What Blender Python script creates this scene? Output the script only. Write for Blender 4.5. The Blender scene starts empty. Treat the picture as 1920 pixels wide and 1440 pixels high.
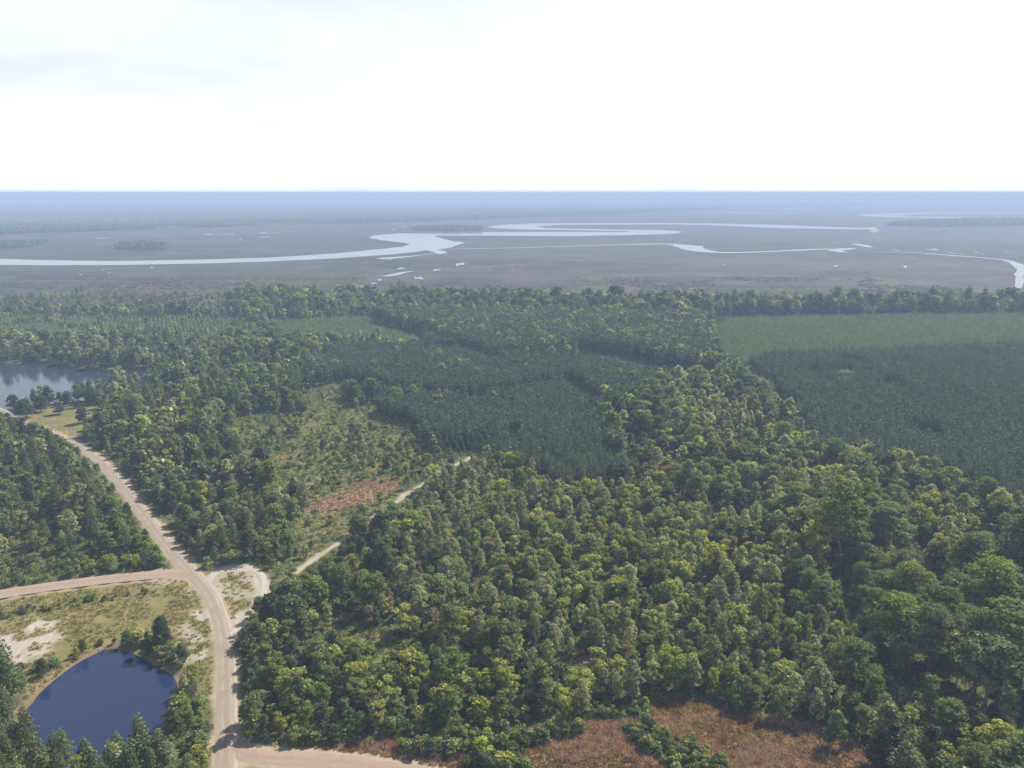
import bpy, bmesh, math, random
import numpy as np
from mathutils import Vector

R = math.radians
SC = bpy.context.scene
COL = SC.collection
rng = np.random.default_rng(7)
random.seed(7)

# ------------------------------------------------------------------ camera, sky, sun, exposure
CAM_H = 120.0
FPX = 1478.0                       # focal length in pixels of the 1920x1440 photograph
PITCH = R(13.62)
cam_data = bpy.data.cameras.new('camera')
cam_data.sensor_width = 36.0
cam_data.lens = FPX / 1920.0 * 36.0
cam_data.clip_start = 1.0
cam_data.clip_end = 120000.0
cam = bpy.data.objects.new('camera', cam_data)
COL.objects.link(cam)
cam.location = (0, 0, CAM_H)
cam.rotation_euler = (math.pi / 2 - PITCH, 0, 0)
SC.camera = cam

SUN_EL = 47.0
SUN_AZ = 52.0                      # degrees to the right of the view direction (+Y)
world = bpy.data.worlds.new('World')
SC.world = world
world.use_nodes = True
wn, wl = world.node_tree.nodes, world.node_tree.links
bg = wn['Background']
bg.inputs['Strength'].default_value = 0.052
sky = wn.new('ShaderNodeTexSky')
sky.sky_type = 'NISHITA'
sky.sun_disc = False
sky.sun_elevation = R(SUN_EL)
sky.sun_rotation = R(SUN_AZ)
sky.altitude = 50
sky.air_density = 1.0
sky.dust_density = 1.6
sky.ozone_density = 1.6
# a thin veil of high cloud: thicker along slanting paths, broken up by noise
tc = wn.new('ShaderNodeTexCoord')
sep = wn.new('ShaderNodeSeparateXYZ'); wl.new(tc.outputs['Generated'], sep.inputs[0])
def wmath(op, a, b=None, clamp=False):
    n = wn.new('ShaderNodeMath'); n.operation = op; n.use_clamp = clamp
    for i, v in enumerate((a, b)):
        if v is None: continue
        if isinstance(v, (int, float)): n.inputs[i].default_value = v
        else: wl.new(v, n.inputs[i])
    return n.outputs[0]
zz = wmath('MAXIMUM', sep.outputs[2], 0.0)
zp = wmath('ADD', zz, 0.12)
px_ = wmath('DIVIDE', sep.outputs[0], zp)
py_ = wmath('DIVIDE', sep.outputs[1], zp)
comb = wn.new('ShaderNodeCombineXYZ'); wl.new(px_, comb.inputs[0]); wl.new(py_, comb.inputs[1])
nz = wn.new('ShaderNodeTexNoise'); nz.inputs['Scale'].default_value = 0.42
nz.inputs['Detail'].default_value = 4; nz.inputs['Roughness'].default_value = 0.5
wl.new(comb.outputs[0], nz.inputs['Vector'])
ramp = wn.new('ShaderNodeMapRange'); ramp.inputs['From Min'].default_value = 0.40
ramp.inputs['From Max'].default_value = 0.66; ramp.inputs['To Min'].default_value = 0.16
ramp.inputs['To Max'].default_value = 0.45
wl.new(nz.outputs['Fac'], ramp.inputs['Value'])
tau = wmath('DIVIDE', ramp.outputs[0], wmath('ADD', zz, 0.08))
cover = wmath('MULTIPLY', 0.9, wmath('SUBTRACT', 1.0, wmath('POWER', 2.718, wmath('MULTIPLY', tau, -1.0)), True))
veil = wn.new('ShaderNodeMix'); veil.data_type = 'RGBA'
wl.new(cover, veil.inputs['Factor'])
wl.new(sky.outputs[0], veil.inputs[6])
veil.inputs[7].default_value = (11.0, 11.2, 11.5, 1)
wl.new(veil.outputs[2], bg.inputs['Color'])

sun_data = bpy.data.lights.new('sun', 'SUN')
sun_data.energy = 5.0
sun_data.angle = R(0.55)
sun_data.color = (1.0, 0.93, 0.80)
sun = bpy.data.objects.new('sun', sun_data)
COL.objects.link(sun)
sd = Vector((math.sin(R(SUN_AZ)) * math.cos(R(SUN_EL)), math.cos(R(SUN_AZ)) * math.cos(R(SUN_EL)), math.sin(R(SUN_EL))))
sun.rotation_euler = sd.to_track_quat('Z', 'Y').to_euler()
sun.location = sd * 300

SC.view_settings.view_transform = 'Standard'
SC.view_settings.look = 'None'
SC.view_settings.exposure = 1.25
SC.view_settings.gamma = 1.0
SC.view_settings.use_curve_mapping = False

SC.render.engine = 'CYCLES'
cy = SC.cycles
cy.use_denoising = True
cy.denoiser = 'OPENIMAGEDENOISE'
cy.max_bounces = 5
cy.diffuse_bounces = 2
cy.glossy_bounces = 2
cy.transmission_bounces = 3
cy.transparent_max_bounces = 4
cy.volume_bounces = 0
cy.use_adaptive_sampling = True
cy.adaptive_threshold = 0.015
cy.sample_clamp_indirect = 4.0

# ------------------------------------------------------------------ pixel -> ground, small maths
cp, sp = math.cos(PITCH), math.sin(PITCH)
def g(x, y, z=0.0):
    """Point on the level plane z seen at photo pixel (x, y)."""
    u, v = (x - 960.0) / FPX, (720.0 - y) / FPX
    d = (u, cp + v * sp, -sp + v * cp)
    t = (z - CAM_H) / d[2]
    return (d[0] * t, d[1] * t)
def gp(pts, z=0.0):
    return np.array([g(x, y, z) for x, y in pts])
def project(P):
    """Photo pixel and depth of world points (N,3)."""
    P = np.asarray(P, float)
    dz = P[:, 2] - CAM_H
    depth = P[:, 1] * cp - dz * sp
    upv = P[:, 1] * sp + dz * cp
    depth = np.maximum(depth, 1e-3)
    return 960 + FPX * P[:, 0] / depth, 720 - FPX * upv / depth, depth

def inside(P, poly):
    x, y = P[:, 0], P[:, 1]
    r = np.zeros(len(P), bool)
    n = len(poly)
    j = n - 1
    for i in range(n):
        xi, yi = poly[i]; xj, yj = poly[j]
        c = (yi > y) != (yj > y)
        r ^= c & (x < (xj - xi) * (y - yi) / ((yj - yi) if yj != yi else 1e-9) + xi)
        j = i
    return r
def dist_line(P, line, closed=False):
    d = np.full(len(P), 1e9)
    n = len(line)
    for i in range(n if closed else n - 1):
        a = line[i]; b = line[(i + 1) % n]
        ab = b - a
        t = np.clip(((P - a) @ ab) / max(ab @ ab, 1e-9), 0, 1)
        q = P - a - t[:, None] * ab
        d = np.minimum(d, np.hypot(q[:, 0], q[:, 1]))
    return d
def sdf(P, poly):
    d = dist_line(P, poly, True)
    return np.where(inside(P, poly), -d, d)
def vnoise(P, scale, seed=0):
    q = P / scale
    i = np.floor(q).astype(np.int64)
    f = q - i
    f = f * f * (3 - 2 * f)
    def h(ix, iy):
        n = (ix * 374761393 + iy * 668265263 + seed * 982451653) & 0x7fffffff
        n = ((n ^ (n >> 13)) * 1274126177) & 0x7fffffff
        return ((n ^ (n >> 16)) & 0xffff) / 65535.0
    a = h(i[:, 0], i[:, 1]); b = h(i[:, 0] + 1, i[:, 1])
    c = h(i[:, 0], i[:, 1] + 1); d = h(i[:, 0] + 1, i[:, 1] + 1)
    return (a * (1 - f[:, 0]) + b * f[:, 0]) * (1 - f[:, 1]) + (c * (1 - f[:, 0]) + d * f[:, 0]) * f[:, 1]
def fbm(P, scale, seed=0, o=4):
    s = 0; a = 1; t = 0
    for k in range(o):
        s = s + a * vnoise(P, scale / 2 ** k, seed + k * 17); t += a; a *= 0.55
    return s / t
def smooth(e0, e1, x):
    t = np.clip((x - e0) / (e1 - e0), 0, 1)
    return t * t * (3 - 2 * t)
def spline(pts, step=3.0):
    """Catmull-Rom through the points, resampled."""
    P = np.array(pts, float)
    P = np.vstack([2 * P[0] - P[1], P, 2 * P[-1] - P[-2]])
    out = []
    for i in range(1, len(P) - 2):
        n = max(2, int(np.linalg.norm(P[i + 1] - P[i]) / step))
        for k in range(n):
            t = k / n
            out.append(0.5 * ((2 * P[i]) + (-P[i - 1] + P[i + 1]) * t + (2 * P[i - 1] - 5 * P[i] + 4 * P[i + 1] - P[i + 2]) * t * t
                              + (-P[i - 1] + 3 * P[i] - 3 * P[i + 1] + P[i + 2]) * t ** 3))
    out.append(P[-2])
    return np.array(out)

# ------------------------------------------------------------------ materials
def new_mat(name):
    m = bpy.data.materials.new(name)
    m.use_nodes = True
    nt = m.node_tree
    for n in list(nt.nodes): nt.nodes.remove(n)
    out = nt.nodes.new('ShaderNodeOutputMaterial')
    return m, nt.nodes, nt.links, out
def nd(N, L, typ, ins=None, **props):
    n = N.new(typ)
    for k, v in props.items(): setattr(n, k, v)
    for k, v in (ins or {}).items():
        s = n.inputs[k]
        if hasattr(v, 'is_output') or isinstance(v, bpy.types.NodeSocket): L.new(v, s)
        else: s.default_value = v
    return n
def mixc(N, L, f, a, b, blend='MIX'):
    n = N.new('ShaderNodeMix'); n.data_type = 'RGBA'; n.blend_type = blend
    for i, v in ((0, f), (6, a), (7, b)):
        if isinstance(v, bpy.types.NodeSocket): L.new(v, n.inputs[i])
        elif isinstance(v, (int, float)): n.inputs[i].default_value = v
        else: n.inputs[i].default_value = (*v, 1)
    return n.outputs[2]
def mth(N, L, op, a, b=None, clamp=False):
    n = N.new('ShaderNodeMath'); n.operation = op; n.use_clamp = clamp
    for i, v in enumerate((a, b)):
        if v is None: continue
        if isinstance(v, bpy.types.NodeSocket): L.new(v, n.inputs[i])
        else: n.inputs[i].default_value = v
    return n.outputs[0]
def noise(N, L, vec, scale, detail=4, rough=0.6):
    n = nd(N, L, 'ShaderNodeTexNoise', {'Scale': scale, 'Detail': detail, 'Roughness': rough})
    L.new(vec, n.inputs['Vector'])
    return n.outputs['Fac']
def rng_map(N, L, v, a, b, c=0.0, d=1.0):
    n = nd(N, L, 'ShaderNodeMapRange', {'From Min': a, 'From Max': b, 'To Min': c, 'To Max': d})
    L.new(v, n.inputs['Value'])
    return n.outputs[0]

LEAF = {}
def leaf_mat(name, col, trans=0.5, var=0.4, gloss=0.012, hue=0.02):
    m, N, L, out = new_mat(name)
    oi = nd(N, L, 'ShaderNodeObjectInfo')
    geo = nd(N, L, 'ShaderNodeNewGeometry')
    a = rng_map(N, L, oi.outputs['Random'], 0, 1, 1 - var, 1 + var)
    b = rng_map(N, L, geo.outputs['Random Per Island'], 0, 1, 0.55, 1.45)
    v = mth(N, L, 'MULTIPLY', a, b)
    r2 = mth(N, L, 'FRACT', mth(N, L, 'MULTIPLY', oi.outputs['Random'], 17.37))
    h = rng_map(N, L, r2, 0, 1, 0.5 - hue, 0.5 + hue * 0.35)
    s = rng_map(N, L, mth(N, L, 'FRACT', mth(N, L, 'MULTIPLY', oi.outputs['Random'], 41.9)), 0, 1, 0.75, 1.1)
    hs = nd(N, L, 'ShaderNodeHueSaturation', {'Hue': h, 'Saturation': s, 'Value': v, 'Color': (*col, 1)})
    c = hs.outputs[0]
    df = nd(N, L, 'ShaderNodeBsdfDiffuse', {'Color': c})
    tcol = mixc(N, L, 1.0, c, (1.15, 1.2, 0.55), 'MULTIPLY')
    tr = nd(N, L, 'ShaderNodeBsdfTranslucent', {'Color': tcol})
    mx = nd(N, L, 'ShaderNodeMixShader', {0: trans, 1: df.outputs[0], 2: tr.outputs[0]})
    gl = nd(N, L, 'ShaderNodeBsdfGlossy', {'Color': (1, 1, 1, 1), 'Roughness': 0.6})
    mg = nd(N, L, 'ShaderNodeMixShader', {0: gloss, 1: mx.outputs[0], 2: gl.outputs[0]})
    L.new(mg.outputs[0], out.inputs['Surface'])
    LEAF[name] = m
    return m
leaf_mat('leaf_yellow_green', (0.205, 0.228, 0.042))
leaf_mat('leaf_mid_green', (0.104, 0.146, 0.028))
leaf_mat('leaf_grey_green', (0.200, 0.215, 0.100), hue=0.02)
leaf_mat('leaf_dark_green', (0.048, 0.072, 0.024), trans=0.25)
leaf_mat('leaf_cypress', (0.100, 0.142, 0.030), trans=0.4, var=0.25)
leaf_mat('leaf_russet', (0.185, 0.120, 0.065))
leaf_mat('needle_dark', (0.050, 0.080, 0.042), trans=0.3, var=0.3, hue=0.015)
leaf_mat('needle_green', (0.080, 0.108, 0.034), trans=0.35, var=0.3, hue=0.015)
leaf_mat('needle_young', (0.120, 0.170, 0.060), trans=0.25, var=0.25, hue=0.015)
leaf_mat('leaf_shrub', (0.105, 0.155, 0.030), trans=0.32)
leaf_mat('leaf_grass', (0.180, 0.185, 0.052), trans=0.35, hue=0.03)
leaf_mat('leaf_dry_weed', (0.310, 0.190, 0.150), trans=0.3, var=0.3, hue=0.02)
leaf_mat('leaf_marsh', (0.130, 0.105, 0.050), trans=0.25, hue=0.04)

leaf_mat('leaf_marsh_green', (0.085, 0.090, 0.036), trans=0.3)
leaf_mat('leaf_marsh_grey', (0.070, 0.060, 0.052), trans=0.25)
def bark_mat(name, col):
    m, N, L, out = new_mat(name)
    t = nd(N, L, 'ShaderNodeTexCoord')
    n = noise(N, L, t.outputs['Object'], 3.0)
    c = mixc(N, L, n, tuple(x * 0.6 for x in col), tuple(x * 1.4 for x in col))
    b = nd(N, L, 'ShaderNodeBsdfPrincipled', {'Base Color': c, 'Roughness': 0.9})
    L.new(b.outputs[0], out.inputs['Surface'])
    return m
BARK = bark_mat('bark_grey', (0.14, 0.115, 0.095))
BARK_PINE = bark_mat('bark_pine', (0.13, 0.085, 0.06))

# ------------------------------------------------------------------ object helpers
def link(o, parent=None):
    COL.objects.link(o)
    if parent: o.parent = parent
    return o
def mesh_obj(name, V, F, mats, parent=None, linked=True, smooth_=False):
    me = bpy.data.meshes.new(name)
    me.from_pydata([tuple(v) for v in V], [], [tuple(f) for f in F])
    for m in (mats if isinstance(mats, (list, tuple)) else [mats]): me.materials.append(m)
    me.update()
    if smooth_:
        me.polygons.foreach_set('use_smooth', [True] * len(me.polygons))
    o = bpy.data.objects.new(name, me)
    if linked: link(o, parent)
    return o
def structure(o, label=None):
    o['kind'] = 'structure'
    if label: o['label'] = label
    return o
def tag(o, label, cat, group=None, kind=None):
    o['label'] = label; o['category'] = cat
    if group: o['group'] = group
    if kind: o['kind'] = kind
    return o
def flat_poly(name, P, z, mat, label, rough=0.0, seed=0):
    """Flat outline on the ground (metres), outline points subdivided with a small wobble."""
    P = np.asarray(P, float)
    if rough > 0:
        out = []
        n = len(P)
        for i in range(n):
            a, b = P[i], P[(i + 1) % n]
            L_ = np.linalg.norm(b - a); k = max(1, min(24, int(L_ / (rough * 4))))
            nrm = np.array([-(b - a)[1], (b - a)[0]]) / max(L_, 1e-6)
            for j in range(k):
                q = a + (b - a) * j / k
                w = (vnoise(q[None, :], rough * 6, seed)[0] - 0.5) * 2.0 * rough
                out.append(q + nrm * w)
        P = np.array(out)
    bm = bmesh.new()
    vs = [bm.verts.new((x, y, z)) for x, y in P]
    f = bm.faces.new(vs)
    if f.normal.z < 0: f.normal_flip()
    bmesh.ops.triangulate(bm, faces=[f])
    bm.normal_update()
    for f in bm.faces:
        if f.normal.z < 0: f.normal_flip()
    me = bpy.data.meshes.new(name); bm.to_mesh(me); bm.free()
    me.materials.append(mat)
    o = bpy.data.objects.new(name, me); link(o)
    return structure(o, label)

# ------------------------------------------------------------------ layout of the ground, from the photograph
MAIN_ROAD = spline([g(*p) for p in [(422, 1640), (424, 1440), (425, 1375), (425, 1300), (424, 1230), (416, 1172), (394, 1115), (362, 1076), (325, 1035), (290, 990),
                              (256, 945), (222, 900), (190, 866), (150, 838), (110, 818), (72, 803), (35, 790), (12, 774), (-40, 752)]])
LEFT_ROAD = spline([g(*p) for p in [(-420, 1168), (-150, 1135), (0, 1114), (100, 1099), (200, 1086), (300, 1077), (366, 1077)]])
FRONT_ROAD = spline([g(*p) for p in [(418, 1388), (446, 1409), (500, 1420), (600, 1425), (700, 1437), (800, 1454), (980, 1500), (1200, 1580)]])
TRACK = spline([g(*p) for p in [(515, 1103), (540, 1086), (575, 1058), (628, 1022), (680, 985), (715, 963), (748, 938), (800, 903), (842, 878), (885, 857)]])
LOOP = spline([g(*p) for p in [(385, 1090), (410, 1070), (450, 1064), (485, 1075), (493, 1095), (487, 1125), (468, 1152), (440, 1180), (424, 1205)]], 2.0)
POND = spline([g(*p) for p in [(40, 1345), (60, 1308), (95, 1275), (140, 1241), (175, 1222), (205, 1211), (240, 1217), (272, 1232), (300, 1248), (325, 1264), (334, 1290),
                        (331, 1325), (320, 1360), (300, 1395), (262, 1424), (190, 1440), (110, 1430), (55, 1400), (40, 1345)]], 2.0)[:-1]
LAKE = spline([g(*p) for p in [(-500, 690), (-200, 684), (0, 680), (60, 679), (105, 681), (150, 688), (220, 691), (285, 689), (325, 693), (352, 703), (335, 712), (280, 722), (235, 738), (170, 748),
                        (120, 752), (60, 758), (0, 776), (-120, 800), (-400, 850), (-500, 690)]], 6.0)[:-1]
MEADOW = gp([(30, 790), (70, 768), (128, 758), (190, 762), (208, 775), (196, 796), (165, 812), (150, 832), (105, 816), (60, 800)])
TRIANGLE = gp([(378, 1080), (412, 1064), (455, 1060), (497, 1074), (497, 1110), (478, 1150), (440, 1195), (418, 1170)])
POND_GRASS = gp([(-300, 1200), (-150, 1128), (0, 1108), (100, 1094), (200, 1082), (300, 1073), (352, 1078), (385, 1118), (405, 1170), (408, 1240), (402, 1300), (370, 1310), (335, 1290), (240, 1200), (140, 1235), (60, 1300), (-60, 1330), (-300, 1330)])
WHITE_SAND = gp([(-160, 1190), (-20, 1172), (60, 1150), (120, 1146), (138, 1158), (100, 1176), (90, 1205), (60, 1235), (20, 1262), (-20, 1300), (-160, 1340)])
CLEARING = gp([(575, 1404), (700, 1390), (850, 1380), (980, 1363), (1100, 1350), (1190, 1345), (1222, 1312), (1262, 1306), (1330, 1318), (1400, 1338), (1480, 1348), (1560, 1374), (1612, 1402), (1650, 1440),
               (1760, 1600), (1000, 1640), (820, 1450), (700, 1424)])
CLEAR_SHRUBS = [gp([(1165, 1362), (1215, 1356), (1240, 1378), (1300, 1402), (1352, 1426), (1380, 1460), (1270, 1462), (1232, 1425), (1190, 1392)]),
                gp([(735, 1408), (830, 1385), (905, 1372), (1000, 1380), (1095, 1368), (1090, 1378), (1010, 1392), (960, 1412), (900, 1410), (800, 1422)]),
                gp([(860, 1435), (905, 1420), (960, 1420), (985, 1445), (940, 1470), (880, 1465)]),
                gp([(1110, 1330), (1160, 1318), (1216, 1318), (1212, 1340), (1170, 1350), (1110, 1352)])]
RED_PATCH = gp([(560, 945), (640, 925), (700, 895), (760, 890), (745, 915), (690, 945), (600, 962)])
BROWN_SPOT = [gp([(860, 1120), (905, 1085), (925, 1080), (905, 1115), (870, 1128)]), gp([(940, 990), (1000, 960), (1110, 925), (1160, 930), (1030, 975), (960, 1005)]),
              gp([(1080, 1215), (1130, 1235), (1170, 1265), (1140, 1275), (1090, 1245)]), gp([(610, 1295), (640, 1275), (660, 1275), (640, 1300), (615, 1312)])]
FIELD = gp([(520, 915), (450, 895), (470, 850), (420, 830), (450, 790), (540, 775), (560, 735), (640, 715), (690, 750), (760, 800), (810, 850), (800, 885), (705, 960), (640, 1000), (590, 1035), (540, 1000), (560, 950)])
YELLOW_GAP = gp([(590, 1200), (640, 1170), (700, 1165), (750, 1190), (775, 1215), (745, 1240), (700, 1225), (640, 1215)])
MARSH_Y = [(-2000, 574), (-400, 574), (0, 572), (200, 570), (430, 560), (520, 561), (700, 566), (900, 572), (1100, 578), (1300, 584), (1600, 582), (1920, 578), (2400, 574), (4000, 572)]
marsh_line = gp(MARSH_Y)

# ------------------------------------------------------------------ ground sheet
def polar_grid():
    fine = np.radians(np.linspace(-46, 46, 420))
    coarse = np.radians(np.linspace(46, 314, 90)[1:-1])
    ang = np.concatenate([fine, coarse])                # measured clockwise from +Y
    r = [1.0, 40.0, 80.0]
    while r[-1] < 1100: r.append(r[-1] * 1.0062)
    while r[-1] < 40000: r.append(r[-1] * 1.10)
    r[-1] = 40000.0
    return ang, np.array(r)
ang, rad = polar_grid()
A, RR = np.meshgrid(ang, rad)
GX, GY = (np.sin(A) * RR).ravel(), (np.cos(A) * RR).ravel()
GPn = np.stack([GX, GY], 1)
def masks(P):
    M = {}
    w1 = (fbm(P, 9, 3) - 0.5)
    w2 = (fbm(P, 3.5, 5, 3) - 0.5)
    near = P[:, 1] < 1200
    def soft(poly, width, wob=3.0):
        d = np.full(len(P), 99.0)
        lo, hi = poly.min(0) - 25, poly.max(0) + 25
        b = (P[:, 0] > lo[0]) & (P[:, 0] < hi[0]) & (P[:, 1] > lo[1]) & (P[:, 1] < hi[1])
        if b.any(): d[b] = sdf(P[b], poly)
        return 1 - smooth(-width, width, d + (w1 + w2) * wob * 2)
    def line(l, hw, width, wob=1.0):
        d = np.full(len(P), 99.0)
        lo, hi = l.min(0) - 25, l.max(0) + 25
        b = (P[:, 0] > lo[0]) & (P[:, 0] < hi[0]) & (P[:, 1] > lo[1]) & (P[:, 1] < hi[1])
        if b.any(): d[b] = dist_line(P[b], l)
        return 1 - smooth(hw - width, hw + width, d + (w1 + w2) * wob * 2), d
    mr, d_main = line(MAIN_ROAD, 3.3, 1.3)
    lr, d_left = line(LEFT_ROAD, 3.7, 1.2)
    fr, d_front = line(FRONT_ROAD, 3.8, 1.3)
    tk, d_track = line(TRACK, 1.1, 0.7, 1.2)
    lp, d_loop = line(LOOP, 2.2, 1.6, 2.6)
    tri = soft(TRIANGLE, 1.5, 1.5)
    ws = soft(WHITE_SAND, 3.0, 5.0)
    pg = soft(POND_GRASS, 2.5, 2.5)
    me_ = soft(MEADOW, 3, 2)
    cl = soft(CLEARING, 1.5, 2.5)
    fd = soft(FIELD, 10, 10)
    rp = soft(RED_PATCH, 6, 6)
    sp_ = np.zeros(len(P))
    for b in BROWN_SPOT: sp_ = np.maximum(sp_, soft(b, 2, 3))
    yg = soft(YELLOW_GAP, 3, 4)
    patch = smooth(0.54, 0.62, fbm(P, 11, 40, 4))
    sand = np.maximum.reduce([ws * smooth(0.36, 0.52, fbm(P, 7, 21)), lp, tk, tri * smooth(0.46, 0.62, fbm(P, 5, 22)) * 0.6,
                              pg * patch * 0.9 * smooth(18, 4, d_main)])
    dirt = np.maximum.reduce([mr * 0.9, lr * 0.8, fr * 0.9])
    grass = np.maximum.reduce([pg, me_, tri, fd * 0.9, yg])
    brown = np.maximum.reduce([cl, rp * 0.9, sp_])
    # marsh beyond the tree belt
    ml = np.interp(P[:, 0], marsh_line[:, 0], marsh_line[:, 1])
    marsh = smooth(-25, 25, P[:, 1] - ml + w1 * 40)
    for n_, v in (('sand', sand), ('dirt', dirt), ('grass', grass), ('brown', brown), ('marsh', marsh)): M[n_] = v
    d_road = np.minimum.reduce([d_main, d_left, d_front])
    # relief: ditches beside the roads, banks of pond and lake
    z = np.zeros(len(P))
    ditch = np.exp(-((d_road - 4.6) / 0.7) ** 2) * smooth(0.3, 0.5, fbm(P, 30, 9)) * smooth(4, 9, d_loop) * (1 - tri)
    # the ditch is cut deepest along the left-hand road
    deep = np.exp(-((d_left - 4.2) / 0.8) ** 2) * smooth(7, 12, d_main) * (d_left < d_main)
    z -= 0.35 * ditch * smooth(3.2, 4.4, d_road) + 0.8 * deep
    for poly, drop in ((POND, 1.6), (LAKE, 2.2)):
        lo, hi = poly.min(0) - 20, poly.max(0) + 20
        b = (P[:, 0] > lo[0]) & (P[:, 0] < hi[0]) & (P[:, 1] > lo[1]) & (P[:, 1] < hi[1])
        d = np.full(len(P), 99.0)
        if b.any(): d[b] = sdf(P[b], poly)
        d = d + w1 * 2.6 + w2 * 2.4
        M['brown'] = np.maximum(M['brown'], 0.5 * np.exp(-((d - 1.2) / 1.6) ** 2) * (poly is POND))
        z -= drop * (1 - smooth(-2.5, 3.0, d))
    far = smooth(1000, 1100, P[:, 1])
    bumps = (fbm(P, 6, 77, 3) - 0.5) * 0.5 * smooth(4, 10, d_road) * (1 - far)
    return M, z + bumps * (np.hypot(P[:, 0], P[:, 1]) < 1050)
GM, GZ = masks(GPn)
na, nr = len(ang), len(rad)
V = np.stack([GX, GY, GZ], 1)
idx = np.arange(nr * na).reshape(nr, na)
a_ = idx[:-1, :]; b_ = np.roll(idx, -1, 1)[:-1, :]; c_ = np.roll(idx, -1, 1)[1:, :]; d_ = idx[1:, :]
F = np.stack([a_, d_, c_, b_], -1).reshape(-1, 4)
me = bpy.data.meshes.new('ground')
me.vertices.add(len(V)); me.vertices.foreach_set('co', V.astype(np.float32).ravel())
me.loops.add(F.size); me.loops.foreach_set('vertex_index', F.ravel().astype(np.int32))
me.polygons.add(len(F)); me.polygons.foreach_set('loop_start', np.arange(0, F.size, 4, dtype=np.int32))
me.update(calc_edges=True); me.validate()
for k, v in GM.items():
    at = me.attributes.new(k, 'FLOAT', 'POINT'); at.data.foreach_set('value', v.astype(np.float32))
me.polygons.foreach_set('use_smooth', [True] * len(me.polygons))

gm, N, L, out = new_mat('ground_soil')
geo = nd(N, L, 'ShaderNodeNewGeometry'); pos = geo.outputs['Position']
def att(n): return nd(N, L, 'ShaderNodeAttribute', attribute_name=n).outputs['Fac']
n_f = noise(N, L, pos, 0.9, 5, 0.65); n_m = noise(N, L, pos, 0.12, 5); n_l = noise(N, L, pos, 0.018, 4)
litter = mixc(N, L, n_f, (0.030, 0.030, 0.014), (0.085, 0.075, 0.036))
litter = mixc(N, L, rng_map(N, L, n_m, 0.45, 0.65), litter, (0.050, 0.066, 0.020))
grass = mixc(N, L, n_f, (0.062, 0.067, 0.021), (0.129, 0.114, 0.043))
grass = mixc(N, L, rng_map(N, L, n_m, 0.48, 0.66), grass, (0.160, 0.112, 0.055))
brown = mixc(N, L, n_f, (0.110, 0.066, 0.046), (0.220, 0.142, 0.102))
brown = mixc(N, L, rng_map(N, L, n_m, 0.52, 0.68), brown, (0.165, 0.066, 0.038))
sand = mixc(N, L, n_f, (0.146, 0.126, 0.103), (0.318, 0.292, 0.258))
dirt = mixc(N, L, n_f, (0.163, 0.133, 0.086), (0.292, 0.241, 0.176))
# marsh: streaky sedge, long in x as the flats are seen
mp = nd(N, L, 'ShaderNodeMapping', {'Scale': (0.0016, 0.0040, 1.0)}); L.new(pos, mp.inputs['Vector'])
s1 = noise(N, L, mp.outputs[0], 1.0, 8, 0.68)
mp2 = nd(N, L, 'ShaderNodeMapping', {'Scale': (0.008, 0.014, 1.0), 'Location': (3.3, 1.7, 0)}); L.new(pos, mp2.inputs['Vector'])
s2 = noise(N, L, mp2.outputs[0], 1.0, 7, 0.7)
mp3 = nd(N, L, 'ShaderNodeMapping', {'Scale': (0.020, 0.045, 1.0), 'Location': (1.3, 7.7, 0)}); L.new(pos, mp3.inputs['Vector'])
s3 = noise(N, L, mp3.outputs[0], 1.0, 6, 0.7)
marsh = mixc(N, L, rng_map(N, L, s1, 0.40, 0.60), (0.014, 0.011, 0.016), (0.046, 0.036, 0.034))
marsh = mixc(N, L, rng_map(N, L, s2, 0.50, 0.62, 0, 0.8), marsh, (0.048, 0.056, 0.024))
marsh = mixc(N, L, rng_map(N, L, s2, 0.47, 0.36, 0, 0.85), marsh, (0.014, 0.011, 0.014))
marsh = mixc(N, L, rng_map(N, L, s3, 0.50, 0.66, 0, 0.6), marsh, (0.090, 0.066, 0.042))
marsh = mixc(N, L, rng_map(N, L, s3, 0.46, 0.34, 0, 0.6), marsh, (0.012, 0.012, 0.010))
c = mixc(N, L, att('marsh'), litter, marsh)
c = mixc(N, L, att('grass'), c, grass)
c = mixc(N, L, att('brown'), c, brown)
c = mixc(N, L, att('dirt'), c, dirt)
c = mixc(N, L, att('sand'), c, sand)
bp = nd(N, L, 'ShaderNodeBump', {'Strength': 0.5, 'Distance': 0.25}); L.new(n_f, bp.inputs['Height'])
bs = nd(N, L, 'ShaderNodeBsdfPrincipled', {'Base Color': c, 'Roughness': 0.95, 'Specular IOR Level': 0.15, 'Normal': bp.outputs[0]})
L.new(bs.outputs[0], out.inputs['Surface'])
me.materials.append(gm)
structure(link(bpy.data.objects.new('ground', me)), 'flat ground of leaf litter, grass and sand reaching out to the marsh and the horizon')

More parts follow.
